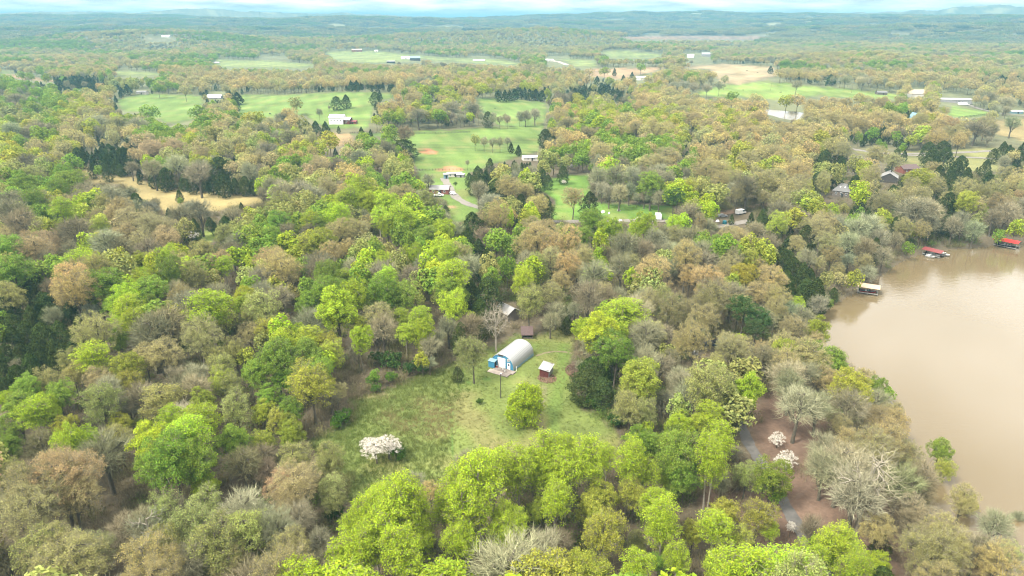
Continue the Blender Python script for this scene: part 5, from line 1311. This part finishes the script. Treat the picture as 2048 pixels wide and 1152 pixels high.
def tank(px, py, label):
    t = thing('water_tank', label, 'tank', on_ground(at1(px, py)))
    MB().cyl((0, 0, -.1), (0, 0, 1.5), 1.0, n=16).build('tank_body', M['teal'], t)
    MB().cyl((0, 0, 1.5), (0, 0, 1.85), 1.0, .35, 16).build('tank_lid', M['teal'], t)
    MB().box((0, 0, -.05), (2.3, 2.3, .2)).build('plinth', M['concrete'], t)
tank(1449, 448, 'round teal tank beside the dark cedar on the dirt track')
def cabinet(px, py):
    t = thing('metal_cabinet', 'small grey metal cabinet on a stand under the bare trees', 'cabinet', on_ground(at1(px, py)), .2)
    MB().box((0, 0, 1.15), (1.1, .8, 1.1)).build('cabinet_body', M['light_roof'], t)
    MB().box((0, -.02, 1.73), (1.25, .95, .06)).build('lid', M['galv'], t)
    for x in (-.45, .45):
        for y in (-.3, .3):
            MB().cyl((x, y, -.3), (x, y, .6), .05).build('leg', M['dark_wood'], t)
cabinet(1391, 713)
def heap(px, py, label, l, m, seed):
    """a heap of gear under a draped sheet"""
    rng = np.random.RandomState(seed)
    t = thing('sheeted_heap', label, 'sheeted heap', on_ground(at1(px, py)), rng.uniform(0, 3))
    n, k = 12, 5
    v = [(0, 0, .9)]; f = []
    for j in range(1, k):
        for i in range(n):
            a = 6.2832 * i / n; rr = (j / (k - 1)) ** .8
            v.append((math.cos(a) * l / 2 * rr * rng.uniform(.9, 1.1), math.sin(a) * l * .3 * rr * rng.uniform(.9, 1.1), .9 * (1 - rr ** 2.2) * rng.uniform(.8, 1.15) - (.1 if j == k - 1 else 0)))
    for i in range(n): f.append((0, 1 + i, 1 + (i + 1) % n))
    for j in range(k - 2):
        for i in range(n):
            a, b = 1 + j * n + i, 1 + j * n + (i + 1) % n
            f.append((a, a + n, b + n, b))
    MB().add(v, f).build('sheet', M[m], t)
    MB().box((0, 0, .1), (l * .5, l * .25, .5)).build('load', M['old_wood'], t)
heap(1206, 424, 'long pale sheeted heap under bare trees on the lawn', 4.0, 'cream', 1)
heap(1218, 427, 'little white sheeted heap on the open lawn', 1.8, 'white', 2)
heap(1238, 421, 'grey sheeted heap leaning by a dark trunk on the lawn', 3.2, 'light_roof', 3)
heap(1226, 441, 'low grey sheeted heap left on the driveway verge', 3.4, 'light_roof', 4)
heap(1435, 443, 'white sheeted heap left of the teal tank', 2.6, 'white', 5)
heap(1240, 442, 'low white sheeted heap right on the driveway verge', 2.4, 'white', 6)

# ------------------------------------------------------------------ poles, fences, mast
def pole(px, py, h, label, light=False, cross=False):
    p = at1(px, py)
    t = thing('utility_pole', label, 'pole', on_ground(p))
    MB().cyl((0, 0, -.5), (0, 0, h), .13, .09, 8).build('pole', M['dark_wood' if light else 'old_wood'], t)
    if light:
        MB().cyl((0, 0, h), (.1, -.5, h + .18), .035).build('arm', M['light_roof'], t)
        MB().cyl((.1, -.5, h + .02), (.1, -.5, h + .22), .20, .12, 10).build('lamp_head', M['white'], t)
    if cross:
        MB().box((0, 0, h - .6), (1.9, .12, .14)).build('crossarm', M['old_wood'], t)
        for x in (-.8, 0, .8):
            MB().cyl((x, 0, h - .53), (x, 0, h - .33), .05).build('insulator', M['light_roof'], t)
    return p
mark('the yard light pole', pole(1001.5, 796, 7.2, 'slim dark pole with a lamp standing in front of the arched hut', True))
pole(1156, 668, 8.0, 'pale utility pole at the wood edge behind the hut', cross=True)
pole(1703, 186, 13.0, 'tall thin utility pole before the far golden ridge', cross=True)
pole(1541, 181, 9.0, 'thin utility pole in the far right pasture', cross=True)
pole(658, 222, 7.0, 'dark snag pole left of the two pasture cedars')
def fence(label, pts, posts, h=1.3, rails=3, m='dark_wood'):
    P = at([p[0] for p in pts], [p[1] for p in pts])
    n = posts
    s = np.linspace(0, len(P) - 1, n); k = np.arange(len(P))
    X = np.interp(s, k, P[:, 0]); Y = np.interp(s, k, P[:, 1]); Z = hgt(X, Y)
    t = thing('board_fence', label, 'fence', (X[0], Y[0], Z[0]))
    o = Vector((X[0], Y[0], Z[0]))
    for i in range(n):
        q = Vector((X[i], Y[i], Z[i])) - o
        MB().box((q.x, q.y, q.z + h / 2 - .2), (.18, .18, h + .5)).build('post', M[m], t)
        if i < n - 1:
            q2 = Vector((X[i + 1], Y[i + 1], Z[i + 1])) - o
            for r in range(rails):
                z = h * (r + .7) / rails
                MB().cyl((q.x, q.y, q.z + z), (q2.x, q2.y, q2.z + z), .075, n=4).build('rail', M[m], t)
fence('dark board fence along the right edge of the far green paddock', [(1916, 237), (1950, 233), (1998, 228)], 26, 1.7)
fence('dark wire fence across the foot of the middle field', [(826, 341), (880, 341), (940, 341), (985, 341)], 26, 1.2, 2)
fence('dark rail fence along the hedge below the white farmhouse', [(700, 267), (740, 266), (800, 268), (890, 267), (940, 265)], 34, 1.4, 3)
def mast(px, py_base, py_top):
    p = at1(px, py_base)
    d = project(np.array(p))[2]
    h = float((py_base - py_top) * d / F_PX)
    t = thing('radio_mast', 'thin tall radio mast on the hazy far ridge', 'mast', on_ground(p))
    r = 1.3
    L3 = [(r * math.cos(a), r * math.sin(a)) for a in (0, 2.094, 4.189)]
    for x, y in L3:
        MB().cyl((x, y, -2), (x * .6, y * .6, h), .35, .3, 5).build('leg', M['dark_wood'], t)
    for i in range(int(h / 6)):
        for k in range(3):
            a, b = L3[k], L3[(k + 1) % 3]
            MB().cyl((a[0], a[1], i * 6), (b[0], b[1], i * 6 + 6), .12, n=4).build('brace', M['dark_wood'], t)
mast(521, 41, 24)

# ------------------------------------------------------------------ cattle on the pastures
def cow_mesh(graze):
    J = [(0, 0, 1.05, .34), (.75, 0, 1.08, .33), (-.75, 0, 1.1, .30), (1.15, 0, 1.25 if not graze else .95, .20), (1.5, 0, 1.5 if not graze else .45, .15), (1.8, 0, 1.42 if not graze else .18, .10),
         (.72, .22, .6, .12), (.74, .22, .04, .07), (.72, -.22, .6, .12), (.70, -.22, .04, .07), (-.78, .22, .68, .14), (-.72, .22, .36, .08), (-.80, .22, .04, .07), (-.78, -.22, .68, .14), (-.72, -.22, .36, .08), (-.82, -.22, .04, .07), (-1.08, 0, 1.1, .06), (-1.15, 0, .55, .035)]
    E = [(0, 1), (0, 2), (1, 3), (3, 4), (4, 5), (1, 6), (6, 7), (1, 8), (8, 9), (2, 10), (10, 11), (11, 12), (2, 13), (13, 14), (14, 15), (2, 16), (16, 17)]
    me = bpy.data.meshes.new('cow')
    me.from_pydata([j[:3] for j in J], E, [])
    me.materials.append(M['black'])
    return me, [j[3] for j in J]
def cattle(spots):
    kinds = []
    for g in (True, False):
        me, rad = cow_mesh(g)
        o = bpy.data.objects.new('cow', me)
        COL.objects.link(o)
        o.modifiers.new('skin', 'SKIN').use_smooth_shade = True
        for i, r in enumerate(rad):
            me.skin_vertices[0].data[i].radius = (r, r)
        me.skin_vertices[0].data[0].use_root = True
        o.modifiers.new('sub', 'SUBSURF').levels = 1
        o.modifiers['sub'].render_levels = 1
        dg = bpy.context.evaluated_depsgraph_get()
        kinds.append(bpy.data.meshes.new_from_object(o.evaluated_get(dg)))
        bpy.data.objects.remove(o)
    for i, (px, py, lab) in enumerate(spots):
        p = at1(px, py)
        o = link('cow', kinds[i % 2], None, on_ground(p), RS.uniform(0, 6.28))
        tag(o, lab, 'cow', 'black cattle on the pastures')
cattle([(285, 209, 'black cow near the trees on the left pasture'), (380, 203, 'black cow below the lone tree on the left pasture'), (352, 230, 'black cow low on the left pasture near the hedge'), (341, 211, 'black cow in the middle of the left pasture'),
        (540, 229, 'black cow by the brush left of the white farmhouse'), (990, 218, 'black cow under the row of cedars on the middle pasture'), (1486, 181, 'black cow in the middle of the right pasture'), (1561, 186, 'black cow below the utility pole on the right pasture'),
        (1494, 142, 'black cow high on the tan hillside'), (1515, 146, 'black cow right on the tan hillside'), (268, 300, 'dark cow on the tan field by the cedars')][:10])

# ------------------------------------------------------------------ the trees as single things, nearest and largest first
for w_, px, py in (('the white blossoming shrub', 752, 915), ('the lone rounded bright tree', 1051, 870), ('the tan field', 330, 400), ('the black cows', 350, 225), ('the middle field', 930, 300), ('the pond', 1570, 225),
                   ('the dark cedar wood', 90, 700), ('the pale limbed bare tree', 1730, 1050), ('the cream yellow tree', 1836, 1070), ('the wood road bend', 1500, 893), ('the lake point', 1660, 770), ('the cove', 1700, 600),
                   ('the silver parked car', 1445, 434), ('the white camper van', 1316, 437), ('the far country road', 1860, 307), ('the small glade', 410, 482), ('the meadow corner', 690, 990), ('the green glade', 1140, 410)):
    mark(w_, at1(px, py))
SHORT = {'the low white shed by the field': 'the low white shed', 'the white roofed barn on the pasture': 'the white roofed barn', 'the steep roofed house above the lake': 'the steep roofed house', 'the light roofed house with the dark gable': 'the dark gabled house',
         'the small grey barn in the right pasture': 'the small grey barn', 'the long pale store by the farm road': 'the long pale store', 'the half hidden grey roofed barn': 'the half hidden barn', 'the blue fronted arched hut': 'the blue arched hut'}
MARK = {SHORT.get(k, k): v for k, v in MARK.items()}
for k in list(MARK):
    if 'skip' in k: del MARK[k]
LIMIT = {'leafy_tree': 298, 'budding_tree': 298, 'bare_tree': 298, 'cedar_tree': 200, 'pine_tree': 40, 'blossoming_tree': 60, 'shrub': 60}
for t in trees:
    t['name'] = KIND[t['k']][0]
single, mass = [], []
for nm, lim in LIMIT.items():
    c = [t for t in trees if t['name'] == nm and t['vis'] and not t.get('clump')]
    c.sort(key=lambda t: -t['H'] / t['d'] * (1.6 if t['hand'] else 1))
    single += c[:lim]; mass += c[lim:]
mass += [t for t in trees if not t['vis'] or t.get('clump')]
def ordinal(n):
    one = ['', 'first', 'second', 'third', 'fourth', 'fifth', 'sixth', 'seventh', 'eighth', 'ninth', 'tenth', 'eleventh', 'twelfth', 'thirteenth', 'fourteenth', 'fifteenth', 'sixteenth', 'seventeenth', 'eighteenth', 'nineteenth']
    if n < 20: return one[n]
    ten = {2: 'twent', 3: 'thirt', 4: 'fort', 5: 'fift', 6: 'sixt', 7: 'sevent', 8: 'eight', 9: 'ninet'}[min(n // 10, 9)]
    return ten + 'ieth' if n % 10 == 0 else ten + 'y-' + one[n % 10]
mk = list(MARK); mxy = np.array([MARK[k] for k in mk])
bins = {}
for t in single:
    d = np.hypot(mxy[:, 0] - t['p'][0], mxy[:, 1] - t['p'][1])
    j = int(np.argmin(d)); dx, dy = t['p'][0] - mxy[j, 0], t['p'][1] - mxy[j, 1]
    dr = ('right of' if dx > 0 else 'left of') if abs(dx) > abs(dy) * .8 else ('behind' if dy > 0 else 'in front of')
    bins.setdefault((KIND[t['k']][6], mk[j], dr), []).append((d[j], t))
for (look, m_, dr), l in bins.items():
    l.sort(key=lambda a: a[0])
    for i, (_, t) in enumerate(l):
        t['label'] = '%s, %s such %s %s' % (look, ordinal(i + 1), dr, m_) if len(l) > 1 else '%s %s %s' % (look, dr, m_)
def tint_of(k, sd=.13):
    c = np.array(KIND[k][2])
    v = RS.normal(1, sd)
    c = c * np.clip(v, .72, 1.3) * (1 + RS.normal(0, .045, 3) * (k not in 'KUW'))
    return np.clip(c, .01, .85)
def proto_of(t):
    s = KIND[t['k']][1]
    ps = PROTO[s[RS.randint(len(s))]]
    return ps[RS.randint(len(ps))]
GROUP = {'leafy_tree': 'green leafing trees of the wood', 'budding_tree': 'golden and tan budding trees of the wood', 'bare_tree': 'leafless trees of the wood', 'cedar_tree': 'dark cedars among the wood and fields', 'pine_tree': 'tall dark pines', 'blossoming_tree': 'white blossoming trees', 'shrub': 'shrubs at the clearing and wood edges'}
for t in single:
    pr = proto_of(t)
    o = link(t['name'], None, None, on_ground(t['p'], -.05), RS.uniform(0, 6.283))
    sx = t['W'] / pr['W']; o.scale = (sx, sx, t['H'] / pr['H'])
    o.rotation_euler[0], o.rotation_euler[1] = RS.normal(0, .03, 2)
    tag(o, t['label'], NAMES[t['name']], GROUP[t['name']])
    link('trunk', pr['trunk'], o)
    c = link('crown', pr['crown'], o)
    c['tint'] = [float(v) for v in tint_of(t['k'], .13 if t['k'] not in 'KUW' else .06)]
# ------------------------------------------------------------------ the wood beyond those, as one mass
FARK = {'leafy_tree': 'leafy', 'budding_tree': 'budding', 'bare_tree': 'bare', 'cedar_tree': 'cedar', 'pine_tree': 'leafy', 'blossoming_tree': 'leafy', 'shrub': 'leafy'}
plist, pidx = [], {}
for k, l in FAR.items():
    pidx[k] = [len(plist) + i for i in range(len(l))]
    plist += l
ppos, pi, psc, prot, ptint = [], [], [], [], []
for t in mass:
    k = 'clump' if t.get('clump') else FARK[t['name']]
    j = pidx[k][RS.randint(len(pidx[k]))]
    _, H, W = plist[j]
    ppos.append((t['p'][0], t['p'][1], t['p'][2] - .1)); pi.append(j)
    psc.append((t['W'] / W, t['W'] / W, t['H'] / H)); prot.append((0, 0, RS.uniform(0, 6.283)))
    tn = tint_of(t['k'], .07)
    if k == 'clump': tn = tn * .55 + np.array((.10, .098, .058)) * .45
    ptint.append(tn)
scatter('woodland', [p[0] for p in plist], np.array(ppos), pi, psc, prot, np.array(ptint), 'mixed spring woodland reaching to the horizon', 'woodland')

# ------------------------------------------------------------------ undergrowth and grass
def ground_points(n, rmax, ymin=40):
    y = np.sqrt(RS.uniform((ymin / rmax) ** 2, 1, n)) * rmax
    x = RS.uniform(-.8, .8, n) * y
    return x, y
x, y = ground_points(15000, 430)
z = hgt(x, y)
px, py, _ = project(np.column_stack([x, y, z + 1.5]))
okp = poly_dist(x, y, LAKE) < -1
for poly in KEEP[:-1]: okp &= ~in_poly(px, py, poly) & ~in_poly(px, py + 8, poly)
for x0, y0, x1, y1 in PROTECT: okp &= ~((px > x0 - 3) & (px < x1 + 3) & (py > y0 - 3) & (py < y1 + 3))
litp = poly_dist(px, py, LITTER_RED) > 0
okp &= ~(litp & (RS.uniform(0, 1, len(x)) < .8))
x, y, z, litp = x[okp], y[okp], z[okp], litp[okp]
n = len(x)
w_ = RS.uniform(0, 1, n) + .25 * wav(x, y, 70, 61)
pk = np.where(w_ < .45, 0, np.where(w_ < .8, 1, 2))
base = np.array([(.24, .20, .115), (.22, .21, .09), (.15, .21, .045)])[pk]
base = base * RS.uniform(.7, 1.3, (n, 1)) * .56
s = RS.uniform(.7, 1.5, n)
scatter('undergrowth', BRUSH, np.column_stack([x, y, z]), pk, np.column_stack([s, s, s * RS.uniform(.8, 1.2, n)]), np.column_stack([np.zeros(n), np.zeros(n), RS.uniform(0, 6.28, n)]), base, 'brown and green brush on the floor of the wood', 'undergrowth')
cl = OPEN['clearing'][2]
gx = RS.uniform(-95, 45, 90000); gy = RS.uniform(85, 235, 90000)
gz = hgt(gx, gy)
px, py, _ = project(np.column_stack([gx, gy, gz]))
dd = poly_dist(px, py, cl)
okp = dd > -6
for x0, y0, x1, y1 in ((975, 722, 1050, 768), (1080, 728, 1110, 765), (1140, 735, 1156, 756), (1040, 655, 1070, 680), (988, 690, 1068, 745)):
    okp &= ~((px > x0) & (px < x1) & (py > y0) & (py < y1))
mown = ss(-10, 25, (px - 905) + .2 * (py - 850))              # right of the old mowing edge the turf is short
okp &= RS.uniform(0, 1, len(gx)) < (1 - .45 * mown)
gx, gy, gz, px, py, mown = gx[okp], gy[okp], gz[okp], px[okp], py[okp], mown[okp]
n = len(gx)
g1 = wav(gx, gy, 26, 71) + .6 * wav(gx, gy, 9, 72) + .5 * RS.normal(0, 1, n)
dry = ss(.1, 1.7, g1)[:, None]
lush = ss(.2, 1.6, wav(gx, gy, 31, 73) + .5 * RS.normal(0, 1, n))[:, None]
tn = np.array((.166, .206, .054)) * (1 - dry) + np.array((.30, .25, .115)) * dry
tn = tn * (1 - .4 * lush) + np.array((.125, .215, .035)) * .4 * lush
tn = tn * RS.uniform(.75, 1.25, (n, 1)) * .52
s = RS.uniform(.6, 1.25, n) * (1 - .5 * mown)
scatter('meadow_grass', TUFT, np.column_stack([gx, gy, gz]), RS.randint(0, 3, n), np.column_stack([s * 1.25, s * 1.25, s]), np.column_stack([np.zeros(n), np.zeros(n), RS.normal(.4, .6, n)]), tn, 'rough green and straw coloured grass of the clearing', 'grass')

# ------------------------------------------------------------------ haze
def haze():
    m = bpy.data.materials.new('haze_air'); m.use_nodes = True
    nt = m.node_tree; nt.nodes.clear()
    o = nt.nodes.new('ShaderNodeOutputMaterial'); v = nt.nodes.new('ShaderNodeVolumePrincipled')
    v.inputs['Color'].default_value = (.135, .315, .415, 1); v.inputs['Density'].default_value = HAZE_DENSITY; v.inputs['Anisotropy'].default_value = 0.0
    nt.links.new(v.outputs[0], o.inputs['Volume'])
    lo, hi = EXTENT[0] - 1.0, EXTENT[1] + 6.0
    print('haze', lo, hi)
    b = MB().box((0, 17000, (lo + hi) / 2), (84000, 60000, hi - lo)).build('haze', m)
    tag(b, kind='stuff')
haze()
